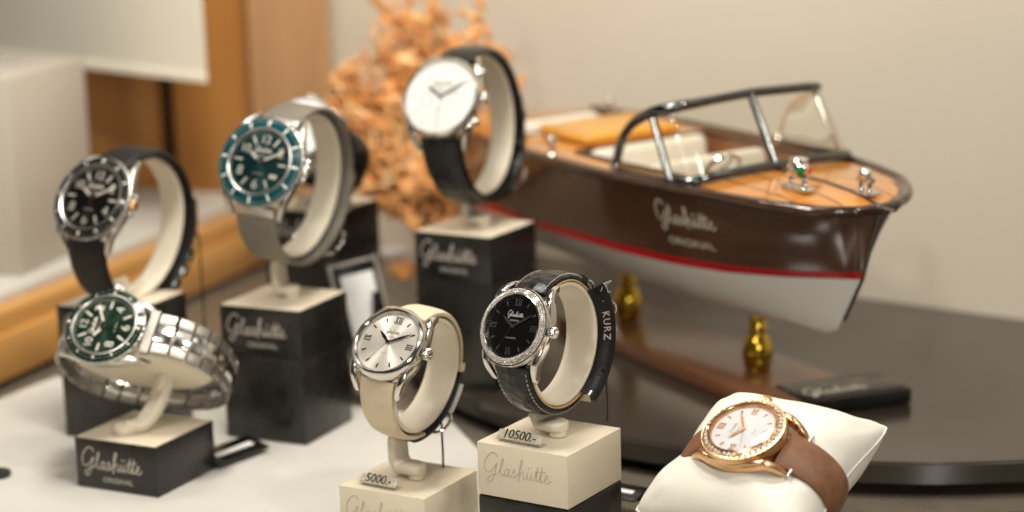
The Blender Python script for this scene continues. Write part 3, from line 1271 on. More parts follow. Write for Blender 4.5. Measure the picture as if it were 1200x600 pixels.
# ------------------------------------------------------------------ watches on their stands
_, tA, pA = stand_and_watch('A', 'diamond set steel wristwatch with black dial on black alligator strap', 'cream lacquered stand with engraved script, carrying the black dialled diamond watch',
                            (601.5, 382.8), (-.57, .24, .79), (31, -133.5), wA, 'grey_ink', 'cream_block', 'cream_block')
_, tB, pB = stand_and_watch('B', 'steel wristwatch with silver sunray dial on a cream leather strap', 'cream lacquered stand carrying the cream strapped watch, its front cut by the picture edge',
                            (455.2, 401.4), (-.40, .48, .78), (60, -121), wB, 'grey_ink', 'cream_block', 'cream_block')
_, tC, pC = stand_and_watch('C', 'teal dialled diver wristwatch with teal bezel on steel mesh strap', 'dark logo stand with cream top under the teal mesh strap watch',
                            (305.2, 190), (-.43, .27, .86), (40, -142), wC, 'silver_ink')
_, tD, pD = stand_and_watch('D', 'white dialled chronograph wristwatch on black leather strap, in front of the orange coral', 'dark logo stand with cream top under the white dialled chronograph',
                            (516.8, 113.5), (-.42, .36, .83), (22, -128), wD, 'silver_ink')
_, tF, pF = stand_and_watch('F', 'black diver wristwatch with black bezel and warm metal crown on black strap', 'dark stand half hidden behind the green watch, carrying the black diver watch',
                            (108.1, 232), (-.53, .38, .76), (45, -127), wF, 'silver_ink')

# --- the green watch lies on its side round a cream pad
bE = BL['E']
P, x, y, n = pose_of((123, 382.2), 92., (-.33, .50, .80), (-125, -13))
tE = make_watch('green dialled diver wristwatch on steel link bracelet, lying on its side', P, x, y, n, wE)


def side_stand(key, P, x, y, n, w, label, ink):
    b = BL[key]
    root = empty('watch_stand', MX.Translation((b['c'].x, b['c'].y, b['top'] - b['h'])) @ MX.Rotation(-b['yaw'], 4, 'Z'), label, 'watch stand', 'watch display stands')
    inv = root.matrix_world.inverted()
    make_block(root, b['s'], b['h'], 'dark_block', 'cream_block')
    block_logo(root, b['s'], b['h'], ink)
    WM = frame(P, x, y, n)
    q = MB()
    k = 40
    zc, az, ay = -w['cz'] + .25, w['az'] * .62, w['ay'] * .88
    prof = [(.2, -.62), (.75, -.62), (.95, -.55), (1.0, -.4), (1.0, .4), (.95, .55), (.2, .62)]
    vs, fs = [], []
    for i in range(k):
        a = 2 * PI * i / k
        for r, xx in prof:
            vs.append((xx, w['y0'] + math.sin(a) * ay * r, zc + math.cos(a) * az * r))
    L = len(prof)
    for i in range(k):
        j = (i + 1) % k
        for e in range(L - 1):
            fs.append((i * L + e, j * L + e, j * L + e + 1, i * L + e + 1))
    fs.append([i * L for i in range(k)])
    fs.append([i * L + L - 1 for i in range(k)])
    q.add(vs, fs, inv @ WM)
    q.build('cuff', 'cream_plastic', root, 50)
    mid = WM @ V((-.55, w['y0'] - 1.1, zc - az * .2))
    c = b['c']
    ft = V((c.x - .75, c.y - .7, b['top'] + .05))
    pts = spline([mid + V((0, 0, .2)), mid.lerp(ft, .4) + V((.35, .05, -.1)), mid.lerp(ft, .75) + V((.3, .05, -.25)), ft + V((.0, .0, .3))], 6)
    q = MB()
    frs, secs = [], []
    sd = V((.89, -.45, 0))
    for i, p in enumerate(pts):
        a, bb = pts[max(0, i - 1)], pts[min(len(pts) - 1, i + 1)]
        dd = (bb - a).normalized()
        up = dd.cross(sd).normalized()
        frs.append((p, up.cross(dd), up))
        secs.append(rrect(.9, .55, .22, 3))
    q.sweep(frs, secs, mx=inv)
    q.lathe([(.01, 0), (.5, 0), (.55, .05), (.55, .35), (.42, .5), (.01, .5)], 32, inv @ MX.Translation(ft + V((0, 0, -.03))))
    q.build('arm', 'cream_plastic', root, 50)
    return root


side_stand('E', P, x, y, n, wE, 'low dark logo stand in front, carrying the green watch on steel bracelet', 'silver_ink')

# --- a further watch almost hidden behind the teal one
P8, x8, y8, n8 = pose_of((352, 150), 106., (-.33, .50, .80), (-125, -13))
make_watch('wristwatch on a black strap almost hidden behind the teal mesh strap watch', P8, x8, y8, n8, wH)
side_stand('G', P8, x8, y8, n8, wH, 'dark stand with cream top almost hidden behind the teal watch', 'silver_ink')


# --- riser blocks under the stands
def riser(key, z0, label):
    b = BL[key]
    h = b['top'] - b['h'] - z0 - .03
    q = MB()
    q.box((0, 0, h / 2), (b['s'] + .02, b['s'] + .02, h), .09)
    q.box((0, 0, h + .012), (b['s'] - .12, b['s'] - .12, .03), 0)
    o = q.build('riser_block', 'dark_block', None, 30)
    o.location = (b['c'].x, b['c'].y, z0)
    o.rotation_euler = (0, 0, -b['yaw'])
    tag(o, label, 'display block', 'dark riser blocks under the stands')


riser('A', 0, 'dark block under the cream stand of the black dialled diamond watch')
riser('C', 0, 'tall dark block under the stand of the teal mesh strap watch')
riser('D', 0, 'tall dark block under the white chronograph stand, in front of the boat stern')
riser('F', 0, 'dark block behind the green watch stand, under the black diver watch')
riser('G', 0, 'dark block behind the teal watch, right of its mesh strap')

# --- tethers
tether(*pA, wA, 190, 1.2, BL['A']['top'], 'black security wire hanging from the black alligator strap')
tether(*pB, wB, 200, .8, BL['B']['top'], 'green black security wire hanging from the cream strap')
tether(*pF, wF, 165, 1.4, 0., 'thin dark security wire between the black diver and the teal watch')


# --- price tags
def price_tag(key, txt, label, off):
    b = BL[key]
    L = .285 * len(txt) + .12
    base = MX.Translation((b['c'].x, b['c'].y, b['top'])) @ MX.Rotation(-b['yaw'], 4, 'Z') @ MX.Translation((off[0], off[1], .02)) @ MX.Rotation(R(off[2]), 4, 'Z')
    root = empty('price_tag', base, label, 'price tag', 'price tags on the cream stands')
    q = MB()
    rot = MX.Translation((0, .10, .27)) @ MX.Rotation(R(48), 4, 'X')
    q.box((0, 0, 0), (L, .42, .07), .03, rot)
    q.box((0, .24, .02), (L * .96, .42, .04), .015, MX.Translation((0, .0, .0)))
    for i in range(len(txt) + 1):
        q.box((-L / 2 + .04 + i * (L - .08) / len(txt), -.16, .045), (.02, .12, .03), .005, rot)
    q.build('tag_body', 'grey_plastic', root)
    vs, fs = text_mesh(txt, .56, .008, .95)
    q = MB()
    q.add([(v.x, v.y + .03, v.z + .045) for v in vs], fs, rot)
    q.build('tag_numerals', 'black_ink', root)


price_tag('A', '10500.-', 'small clear price tag reading 10500.-', (-.38, -1.72, -3))
price_tag('B', '5000.-', 'small clear price tag reading 5000.-', (-.42, -1.72, -3))


# --- flat black price plates
def plate(c, yaw, l, wd, label):
    root = empty('price_plate', MX.Translation(c) @ MX.Rotation(yaw, 4, 'Z'), label, 'price plate', 'flat black price plates')
    q = MB()
    q.box((0, 0, .42), (l, wd, .12), .03, MX.Rotation(R(12), 4, 'X'))
    q.box((0, .2, .2), (l * .96, .12, .42), .02)
    q.build('plate', 'black_plastic', root)
    q = MB()
    q.box((0, -.02, .495), (l * .72, wd * .22, .02), .005, MX.Rotation(R(12), 4, 'X'))
    q.build('paper_strip', 'card', root)


plate(onplane(272, 530, .3) + V((0, 0, -.3)), R(52), 3.4, 1.5, 'flat black price plate with white strip beside the low dark stand')
plate(onplane(722, 577, .3) + V((0, 0, -.3)), R(-32), 2.6, 1.2, 'flat black price plate beside the cream stand, near the pillow')

# ------------------------------------------------------------------ gold watch on its cushion
PG, xG, yG, nG = pose_of((871.6, 503.6), 77.6, (-.25, .73, .636), (-150, -24))
make_watch('rose gold diamond set wristwatch on brown strap round the cream cushion', PG, xG, yG, nG, wG)
q = MB()
corn = {(1, 1): (4.15, 3.7), (1, -1): (3.95, -3.75), (-1, -1): (-4.0, -3.6), (-1, 1): (-2.7, 4.5)}


def cushion(side):
    def fn(a, b):
        s, t = a * 2 - 1, b * 2 - 1
        wts = ((1 + s) / 2, (1 - s) / 2)
        cx = cy = 0
        for (i, j), (px, py) in corn.items():
            k = ((1 + s * i) / 2) * ((1 + t * j) / 2)
            cx += k * px
            cy += k * py
        # edges pull in between the corners
        cy *= 1 - .20 * (1 - s * s) ** 1 * abs(t) ** 2
        cx *= 1 - .14 * (1 - t * t) * abs(s) ** 2
        cx *= 1.07 * (1 - .10 * t ** 6)
        cy *= 1.07 * (1 - .10 * s ** 6)
        env = ((1 - abs(s) ** 2.6) * (1 - abs(t) ** 2.6)) ** .55
        pinch = 1 - .24 * math.exp(-(cx / .95) ** 2)
        h = 2.15 * env * pinch
        wr = .08 * math.sin(9 * t + 5 * s) * abs(s) ** 3 * env + .07 * math.sin(15 * s * t + 2) * abs(s * t) * env
        wr += .09 * math.sin(11 * t + 2.5 * math.sin(3 * s)) * math.exp(-((abs(cx) - 1.25) / .5) ** 2) * env
        ra = math.atan2(t - math.copysign(1, t), s - math.copysign(1, s))
        rr_ = math.hypot(t - math.copysign(1, t), s - math.copysign(1, s))
        wr += .10 * math.sin(ra * 11) * math.exp(-((rr_ - .3) / .2) ** 2) * env
        fold = -.6 * math.exp(-((s - .86 + .1 * t) / .08) ** 2) * math.exp(-((t + .55) / .35) ** 2)
        return V((cx, cy, -2.72 + side * (h + wr + fold * env)))
    return fn


q.grid(81, 81, cushion(1))
q.grid(81, 81, cushion(-1), flip=True)
for sd in range(4):
    pts = []
    for i in range(41):
        t = i / 40
        a, b = ((t, 0), (1, t), (1 - t, 1), (0, 1 - t))[sd]
        pts.append(cushion(1)(a, b))
    q.tube(pts, .045, 6)
mG = frame(PG, xG, yG, nG)
bm_root = V((PG.x - nG.x * 2.7, PG.y - nG.y * 2.7, 0))
q.v = [mG @ p - bm_root for p in q.v]
o = q.build('watch_cushion', 'pillow', None, 70)
bm = bmesh.new()
bm.from_mesh(o.data)
bmesh.ops.remove_doubles(bm, verts=bm.verts[:], dist=.02)
bmesh.ops.recalc_face_normals(bm, faces=bm.faces[:])
bm.to_mesh(o.data)
bm.free()
o.location = bm_root
tag(o, 'cream leatherette cushion holding the rose gold watch', 'cushion')

# ------------------------------------------------------------------ the model boat
PB0 = V((12.168, 99.128, 0))
HD = V((.46209, -.88683, 0))
PORT = V((.88683, .46209, 0))
ROLLB = R(2)
bmx = frame(PB0, HD, PORT, V((0, 0, 1))) @ MX.Translation((0, 0, 5)) @ MX.Rotation(ROLLB, 4, 'X') @ MX.Translation((0, 0, -5))
boat = empty('model_boat', bmx, 'varnished mahogany model speedboat with white bottom and chrome windscreen', 'model boat')
BW = [(-24, 4.6), (-13, 4.8), (-5.5, 4.35), (-1.4, 3.8), (1.6, 3.0), (5, 1.65), (7, .72), (8.5, .04)]
BS = [(-24, 4.8), (-14, 5.5), (-6, 5.5), (0, 5.2), (4, 4.55), (6.5, 3.95), (8.2, 3.0), (9.2, 2.05), (9.75, 1.15), (10.0, .05)]
ZS = [(-24, 11.7), (-14, 11.85), (-6, 11.9), (0, 12.0), (6, 11.95), (10.0, 11.68)]
ZW = [(-24, 7.55), (-5, 7.6), (2, 7.7), (5, 7.85), (8.5, 8.15)]


def sm(tab, x):
    return (interp(tab, x - .5) + interp(tab, x) * 2 + interp(tab, x + .5)) / 4


def hull_pt(s, v, side):
    """s 0 stern..1 stem; v 0 keel .. .4 waterline .. 1 sheer; side -1 starboard"""
    if v <= .4:
        t = v / .4
        xe = 6.7 + (8.5 - 6.7) * t ** 1.2
        X = -24 + s * (xe + 24)
        xw = -24 + s * (8.5 + 24)
        zk = 5.15 - .35 * max(0, (s - .5) / .5) + max(0, (s - .94) / .06) ** 2 * .6
        b = sm(BW, xw) if s < .995 else .04
        return V((X, side * (.04 + (b - .04) * t ** .42), zk + (interp(ZW, xw) - zk) * t ** 1.2))
    t = (v - .4) / .6
    xe = 8.5 + 1.5 * t ** 1.05
    X = -24 + s * (xe + 24)
    xw, xs = -24 + s * 32.5, -24 + s * 34.0
    bw = sm(BW, xw) if s < .995 else .04
    bs = sm(BS, xs) if s < .995 else .05
    flare = 1 - .22 * math.sin(PI * t) * min(1, max(0, (s - .5) / .3))
    return V((X, side * (bw + (bs - bw) * t * flare if bs > bw else bw + (bs - bw) * t), interp(ZW, xw) + (interp(ZS, xs) - interp(ZW, xw)) * t))


def sgrid(u):
    return 1 - (1 - u) ** 1.35


def hull_strip(v0, v1, nv, name, m, outset=0.):
    q = MB()
    for side in (-1, 1):
        q.grid(90, nv, lambda a, b: hull_pt(sgrid(a), v0 + (v1 - v0) * b, side) + V((0, side * outset, 0)), flip=side > 0)
        # transom
    k = nv
    vs = [hull_pt(0, v0 + (v1 - v0) * i / (nv - 1), -1) for i in range(nv)] + [hull_pt(0, v0 + (v1 - v0) * i / (nv - 1), 1) for i in range(nv)]
    q.add(vs, [(i, i + 1, nv + i + 1, nv + i) for i in range(nv - 1)])
    return q.build(name, m, boat, 50)


hull_strip(.46, 1., 14, 'hull', 'mahogany')
hull_strip(0, .40, 10, 'hull_bottom', 'hull_white')
hull_strip(.40, .46, 3, 'waterline_stripe', 'hull_red', .012)
q = MB()
q.tube([hull_pt(.985 + .015 * 1, v, 1) * 1 + V((.05, 0, 0)) for v in [i / 20 for i in range(2, 21)]], .09, 8)
q.build('stem_band', 'mahogany_trim', boat)


def sheer(s, side, inset=0., dz=0.):
    p = hull_pt(s, 1, side)
    return V((p.x, p.y - side * min(inset, abs(p.y)), p.z + dz))


def deck_z(X, yy):
    b = max(.1, sm(BS, X))
    return interp(ZS, X) + .32 * (1 - min(1, (yy / b) ** 2)) * min(1, b / 3) + .05


def deck_pt(a, b):
    s = sgrid(a)
    p = hull_pt(s, 1, 1)
    yy = p.y * (2 * b - 1)
    return V((p.x, yy, deck_z(p.x, yy)))


def hole(a, b):
    p = deck_pt(a, b)
    r = abs(2 * b - 1)
    return (-10.5 < p.x < .4 and r < .74) or (-21.5 < p.x < -17.2 and r < .70)


q = MB()
q.grid(110, 41, deck_pt, skip=hole, flip=True)
q.build('deck', 'deck', boat, 60)
# dark covering boards and rub rail along the edge
for side in (-1, 1):
    q = MB()
    q.grid(90, 4, lambda a, b: (lambda p, w_: V((p.x, p.y - side * min(abs(p.y), w_), deck_z(p.x, p.y - side * min(abs(p.y), w_)) + .03)))(sheer(sgrid(a), side), .12 + .38 * b), flip=side > 0)
    q.build('covering_board', 'mahogany_trim', boat, 60)
    q = MB()
    q.tube([sheer(sgrid(i / 89), side, -.06, .0) for i in range(90)], .25, 10)
    q.build('rub_rail', 'mahogany_trim', boat, 60)
q = MB()
q.ball((9.97, 0, 11.68), .27, 14)
q.build('bow_cap', 'mahogany_trim', boat, 60)
q = MB()
q.tube([V((X, 0, deck_z(X, 0) + .02)) for X in [1.6 + .35 * i for i in range(28)]], .16, 8, flat=(0, 0, 1))
q.build('king_plank', 'mahogany_trim', boat, 60)
# cockpits
for x0, x1, f in ((-10.5, .4, .74), (-21.5, -17.2, .70)):
    q = MB()
    vs, fs = [], []
    n_ = 20
    for i in range(n_ + 1):
        X = x0 + (x1 - x0) * i / n_
        b = sm(BS, X) * f
        for yy, zz in ((-b, deck_z(X, b)), (-b, 9.2), (b, 9.2), (b, deck_z(X, b))):
            vs.append((X, yy, zz))
    for i in range(n_):
        for j in range(3):
            fs.append((i * 4 + j, i * 4 + j + 1, i * 4 + 5 + j, i * 4 + 4 + j))
    fs.append((0, 1, 2, 3))
    fs.append((n_ * 4, n_ * 4 + 1, n_ * 4 + 2, n_ * 4 + 3))
    q.add(vs, fs)
    q.build('cockpit_lining', 'cockpit', boat, 30)
    q = MB()
    rim = []
    for i in range(n_ + 1):
        X = x0 + (x1 - x0) * i / n_
        rim.append(V((X, sm(BS, X) * f, deck_z(X, sm(BS, X) * f) + .03)))
    for i in range(n_, -1, -1):
        rim.append(V((rim[i].x, -rim[i].y, rim[i].z)))
    q.tube(rim, .13, 8, True)
    q.build('cockpit_coaming', 'mahogany_trim', boat, 50)
# hatch, seats, wheel
q = MB()
q.box((-13.9, 0, 12.42), (5.4, 6.0, .5), .2, seg=3)
hb = q.build('engine_hatch', 'hatch', boat)
q = MB()
q.tube([(-11.3, -2.6, 12.7), (-16.4, -2.6, 12.7)], .07, 8)
q.tube([(-11.3, 2.6, 12.7), (-16.4, 2.6, 12.7)], .07, 8)
q.build('hatch_hinge', 'chrome', hb)


def bench(X, wd, zseat, name='seat'):
    q = MB()
    q.box((X, 0, zseat), (2.2, wd, 1.2), .3, seg=3)
    st_ = q.build(name, 'seat', boat, 50)
    q = MB()
    q.box((X - 1.35, 0, zseat + 1.2), (1.1, wd, 2.2), .42, MX.Translation((X - 1.35, 0, zseat)) @ MX.Rotation(R(-9), 4, 'Y') @ MX.Translation((-X + 1.35, 0, -zseat)), 3)
    q.build('backrest', 'seat', st_, 50)


bench(-2.6, 7.0, 9.9)
bench(-8.2, 7.0, 9.9)
bench(-19.0, 6.4, 9.9)
q = MB()
q.box((.0, 0, 11.2), (.5, 7.4, 2.0), .12)
q.build('dashboard', 'cockpit', boat)
q = MB()
wm = MX.Translation((-.95, -1.2, 12.15)) @ MX.Rotation(R(-52), 4, 'Y')
q.tube([V((.95 * math.cos(2 * PI * i / 28), .95 * math.sin(2 * PI * i / 28), 0)) for i in range(28)], .11, 8, True, wm)
for i in range(3):
    a = 2 * PI * i / 3 + .5
    q.tube([V((0, 0, -.1)), V((.95 * math.cos(a), .95 * math.sin(a), 0))], .06, 6, mx=wm)
q.tube([V((0, 0, .08)), V((0, 0, -1.2))], .12, 8, mx=wm)
q.build('steering_wheel', 'chrome', boat)
# windscreen
bs = [V((-4.9, -4.95, 12.15)), V((-2.0, -5.0, 12.2)), V((.3, -5.0, 12.3)), V((1.5, -4.55, 12.35)), V((1.95, -2.6, 12.55)), V((2.1, -.1, 12.62))]
tp = [V((-4.9, -4.95, 12.3)), V((-3.9, -4.9, 14.0)), V((-2.1, -4.85, 15.1)), V((-.5, -4.3, 15.6)), V((0, -2.2, 15.8)), V((.1, -.1, 15.9))]
mir = lambda L: [V((p.x, -p.y, p.z)) for p in L]
fbase = spline(bs, 6)
ftop = spline(tp, 6)
fr_ = MB()
full_b = fbase + mir(fbase)[::-1][1:]
full_t = ftop + mir(ftop)[::-1][1:]
fr_.tube(full_b[14:-14], .25, 8)
fr_.tube(full_b, .12, 8)
kk = len(full_t)
fr_.tube(full_t[:-15], [.24 + .08 * max(0, 1 - abs(i - 16) / 8) for i in range(kk - 15)], 8)
ws = fr_.build('windscreen_frame', 'dark_steel', boat, 60)
q = MB()
q.tube(full_t[-16:], .10, 8)
q.tube([full_b[-13], full_t[-15]], .08, 8)
q.build('windscreen_edge', 'chrome', ws, 60)
for i_, (bi, ti) in enumerate(((12, 14), (len(full_b) // 2, len(full_t) // 2))):
    q = MB()
    q.tube([full_b[bi], full_t[ti]], .2, 8)
    q.build('windscreen_post', 'dark_steel', ws, 60)
q = MB()
kb = len(full_b)
vs = []
for i in range(kb):
    vs += [full_b[i], full_t[i]]
q.add(vs, [(2 * i, 2 * i + 2, 2 * i + 3, 2 * i + 1) for i in range(kb - 1)])
q.build('windscreen_pane', 'pane', ws, 60, fixn=False)
for sd in (-1, 1):
    q = MB()
    q.ball((-4.9, sd * 4.95, 12.3), .3, 12)
    q.lathe([(.34, 0), (.3, .12), (.1, .2), (.1, .4)], 16, MX.Translation((-4.9, sd * 4.95, 12.0)))
    q.build('windscreen_foot', 'chrome', ws)


def fitting(X, Y, kind):
    z = deck_z(X, Y)
    q = MB()
    if kind == 'lamp':
        q.box((X, Y, z + .08), (1.9, .7, .14), .06, seg=2)
        for dx in (-.5, .5):
            q.lathe([(.25, 0), (.13, .15), (.12, .4), (.25, .55)], 14, MX.Translation((X + dx, Y, z + .1)))
        q.ball((X + .05, Y, z + 1.0), .52, 18, scale=(1.25, .9, .85))
        q.lathe([(.02, 0), (.42, 0), (.46, .06), (.40, .14), (.02, .2)], 18, MX.Translation((X + .1, Y, z + 1.38)))
        o_ = q.build('navigation_lamp', 'chrome', boat)
        for sd, m_ in ((-1, 'green_lens'), (1, 'red_lens')):
            l = MB()
            l.ball((X + .55, Y + sd * .25, z + .98), .24 if sd < 0 else .17, 12, scale=(.8, .8, 1.2))
            l.build('lamp_lens', m_, o_)
    elif kind == 'cleat':
        q.box((X, Y, z + .06), (1.3, .8, .12), .05)
        for dx in (-.32, .32):
            q.lathe([(.18, 0), (.11, .15), (.11, .5), (.2, .6)], 14, MX.Translation((X + dx, Y, z + .08)))
        q.tube([(X - .55, Y, z + .66), (X + .55, Y, z + .66)], .13, 10)
        q.ball((X, Y, z + .92), .34, 14, scale=(1, 1, .9))
        q.build('bow_cleat', 'chrome', boat)
    else:
        q.lathe([(.24, 0), (.14, .1), (.11, .45), (.24, .55), (.26, .75), (.16, .95), (.01, 1.0)], 16, MX.Translation((X, Y, z)))
        q.build('bollard', 'chrome', boat)


fitting(6.2, -1.75, 'lamp')
fitting(8.5, .35, 'cleat')
fitting(-11.3, -5.0, 'bollard')
fitting(-20.5, 4.0, 'bollard')


# hull lettering
def hull_surf(X, z):
    best = None
    lo, hi = .4, 1.
    for _ in range(30):
        v = (lo + hi) / 2
        t = (v - .4) / .6
        xe = 8.5 + 1.5 * t ** 1.05
        s = (X + 24) / (xe + 24)
        p = hull_pt(s, v, -1)
        if p.z < z:
            lo = v
        else:
            hi = v
    return p


def hmap(a, b):
    p = hull_surf(HX + a, HZ + b)
    p2 = hull_surf(HX + a + .2, HZ + b)
    p3 = hull_surf(HX + a, HZ + b + .2)
    nn = (p2 - p).cross(p3 - p).normalized()
    if nn.y > 0:
        nn = -nn
    return p + nn * .02, nn


HX, HZ = .35, 9.98
q = MB()
logo_into(q, hmap, .42, .045, 6, 5)
HX, HZ = .25, 9.0
vs, fs = text_mesh('ORIGINAL', .54, .0)
q.add([hmap(v.x * 1.2, v.y)[0] for v in vs], fs)
q.build('hull_lettering', 'lume', boat, 40)

# ------------------------------------------------------------------ boat stand
TZ = 1.0
q = MB()
root = empty('boat_stand', frame(V((PB0.x, PB0.y, TZ)), HD, PORT, V((0, 0, 1))), 'brown wooden plank with turned brass posts carrying the model boat', 'boat stand')
q.box((-5.0, 0, .42), (21.5, 5.6, .8), .1)
q.build('plank', 'plank_wood', root)
for X in (0, -12.6):
    q = MB()
    prof = [(.30, 0), (.60, .02), (.70, .30), (.78, .75), (.77, 1.1), (.68, 1.5), (.52, 1.78), (.42, 1.9), (.42, 2.1), (.5, 2.2), (.42, 2.3), (.40, 3.6), (.55, 3.7), (.02, 3.75)]
    q.lathe(prof, 40, MX.Translation((X, 0, .82)))
    q.build('post', 'yellow_gold', root, 60)

# ------------------------------------------------------------------ things on the dark table
q = MB()
bx = empty('flat_box', MX.Translation(onplane(985, 458, 1.6) + V((0, 0, -.6))) @ MX.Rotation(R(20), 4, 'Z'), 'flat black box with worn silver lettering beside the boat plank', 'box')
q.box((0, 0, .42), (6.0, 3.3, .8), .12)
q.box((0, 0, .84), (5.5, 2.9, .1), .05)
q.build('box_body', 'black_plastic', bx)
q = MB()
logo_into(q, lambda a, b: (V((a - .6, b - .9, .90)), V((0, 0, 1))), .36, .06, 6, 4)
q.build('box_lettering', 'silver_ink', bx)

ch = onplane(447, 456, 0.0)
cyaw = R(14)
root = empty('card_holder', MX.Translation(ch) @ MX.Rotation(cyaw, 4, 'Z') @ MX.Rotation(R(-10), 4, 'X'), 'small framed white card standing behind the cream strapped watch', 'card holder')
tl = MX.Rotation(R(-9), 4, 'Y')
q = MB()
for c_, s_ in (((-1.24, 0, 3.5), (.16, .22, 7.0)), ((1.24, 0, 3.5), (.16, .22, 7.0)), ((0, 0, 6.87), (2.32, .22, .16)), ((0, 0, .13), (2.32, .22, .16))):
    q.box(c_, s_, .04, tl)
q.build('frame', 'frame_grey', root)
q = MB()
q.box((0, .02, 3.5), (2.34, .12, 6.7), .01, tl)
q.build('backing', 'black_plastic', root)
q = MB()
q.box((.08, -.06, 3.3), (1.75, .03, 5.9), .005, tl)
q.build('card', 'card', root)
q = MB()
q.box((0, .9, 2.6), (.5, .1, 5.2), .03, MX.Rotation(R(18), 4, 'X'))
q.build('easel_leg', 'black_plastic', root)

# coral: branching fan
q, q2 = MB(), MB()
rnd = random.Random(11)
CB = V((-3.9, 122., 1.0))
CX = V((.98, -.2, 0)).normalized()
CY = V((.2, .98, 0)).normalized()
ENV = [(0, -1.0, 1.0), (3.0, -1.6, 1.2), (4.3, -4.0, .8), (5.2, -5.2, .5), (7, -5.6, .8), (9, -6.9, 3.8), (12, -7.2, 4.8), (13.5, -7.0, 5.2), (14.6, -4.8, 4.2), (15.6, -4.3, 2.8), (22, -4.1, 2.0)]


def env(z, k):
    return interp([(e[0], e[k]) for e in ENV], z)


tips = [(V((0, 0, -.3)), 0., 0., .50, 0)]
count = 0
while tips and count < 3000:
    p, a0, l0, r, gen = tips.pop(rnd.randrange(max(0, len(tips) - 60), len(tips)) if rnd.random() < .5 else rnd.randrange(len(tips)))
    nb = 1 if gen == 0 else (3 if rnd.random() < .35 else 2)
    for _ in range(nb):
        for tr in range(6):
            a = a0 * .8 + rnd.uniform(-1., 1.) * (.45 if gen < 6 else .9)
            l_ = l0 * .6 + rnd.uniform(-.6, .6)
            ln = rnd.uniform(.6, 1.15)
            e = p + (CX * math.sin(a) + V((0, 0, 1)) * math.cos(a) + CY * math.sin(l_) * .8).normalized() * ln
            lx = e.dot(CX)
            if env(e.z, 1) < lx < env(e.z, 2) and e.z < 21 and abs(e.dot(CY)) < 1.5:
                break
        else:
            continue
        mid = p.lerp(e, .5) + V((rnd.uniform(-.15, .15), rnd.uniform(-.15, .15), rnd.uniform(-.1, .1)))
        tgt = q if rnd.random() < .78 else q2
        r2 = max(.12, r * .86)
        tgt.tube([p, mid, e], [r, r * .92, r2], 6)
        for _k in range(rnd.choice((0, 1, 1, 2))):
            tgt.ball(p.lerp(e, rnd.random()) + V((rnd.uniform(-.16, .16), rnd.uniform(-.2, .1), rnd.uniform(-.1, .1))), r2 * rnd.uniform(.8, 1.5), 6)
        count += 1
        tips.append((e, a, l_, r2, gen + 1))
    if not tips:
        break
croot = empty('coral', MX.Translation(CB), 'branching orange coral standing behind the white dialled chronograph', 'coral')
q.build('branches', 'coral', croot, 70, False)
q2.build('pale_branches', 'coral_pale', croot, 70, False)
q = MB()
q.ball((0, 0, .2), 1.2, 20, scale=(1.2, .9, .5))
q.build('coral_foot', 'coral', croot, 70)

q = MB()
q.ball((0, 0, .45), 1.0, 18, scale=(1.15, .8, .45))
o = q.build('pebble', 'stone', None, 70)
o.location = onplane(462, 297, 1.4) + V((0, 0, -.4))
tag(o, 'pale smooth pebble lying in front of the coral', 'pebble')
q = MB()
rnd2 = random.Random(3)
for i in range(14):
    q.ball((rnd2.uniform(-.7, .7), rnd2.uniform(-.5, .5), rnd2.uniform(.25, .7)), rnd2.uniform(.3, .5), 8)
o = q.build('coral_piece', 'coral', None, 70)
o.location = onplane(470, 325, 1.0)
tag(o, 'small broken piece of orange coral beside the framed card', 'coral')
q = MB()
q.lathe([(.01, 0), (.55, 0), (.6, .05), (.6, .22), (.5, .28), (.01, .28)], 30)
o = q.build('dark_disc', 'black_plastic', None, 50)
o.location = onplane(-2, 558, 0)
tag(o, 'small dark disc lying on the pale tray at its left edge', 'disc')

# ------------------------------------------------------------------ setting
q = MB()
q.box((0, 100, -1.0), (160, 140, .6))
tag(q.build('counter', 'counter', None), None, None, None, 'structure')
# pale display tray: right edge and back edge as in the photograph
a_, b_ = onplane(525, 488, 0), onplane(557, 520, 0)
dr = (b_ - a_).normalized()
tb = onplane(430, 477, 0)
tl_ = onplane(66, 440, 0)
tl2 = onplane(-30, 478, 0)
pts = [(a_.x, a_.y), (a_.x + dr.x * 40, a_.y + dr.y * 40), (-45, 50), (-45, tl2.y - 2), (tl2.x, tl2.y), (tl_.x, tl_.y), (tb.x, tb.y)]
q = MB()
q.prism(pts, -.70, 0)
bm = bmesh.new()
o = q.build('display_tray', 'tray', None, 30)
bm.from_mesh(o.data)
bmesh.ops.bevel(bm, geom=bm.edges[:], offset=.12, segments=2, affect='EDGES')
bm.to_mesh(o.data)
bm.free()
tag(o, 'pale linen covered display tray carrying the watch stands on the left', 'display tray')
# dark round-fronted table, cut straight along the wall
WA = V((21.0, 116.8, 0))
WD = V((.79, -.613, 0)).normalized()
WN = V((-WD.y, WD.x, 0))
WN = WN if WN.y > 0 else -WN
TC, TR = V((20.67, 113.15, 0)), 27.08
out = []
for i in range(180):
    a = 2 * PI * i / 180
    p = TC + V((math.cos(a), math.sin(a), 0)) * TR
    dd = (p - WA).dot(WN)
    if dd < -.02:
        out.append((p.x, p.y, dd))
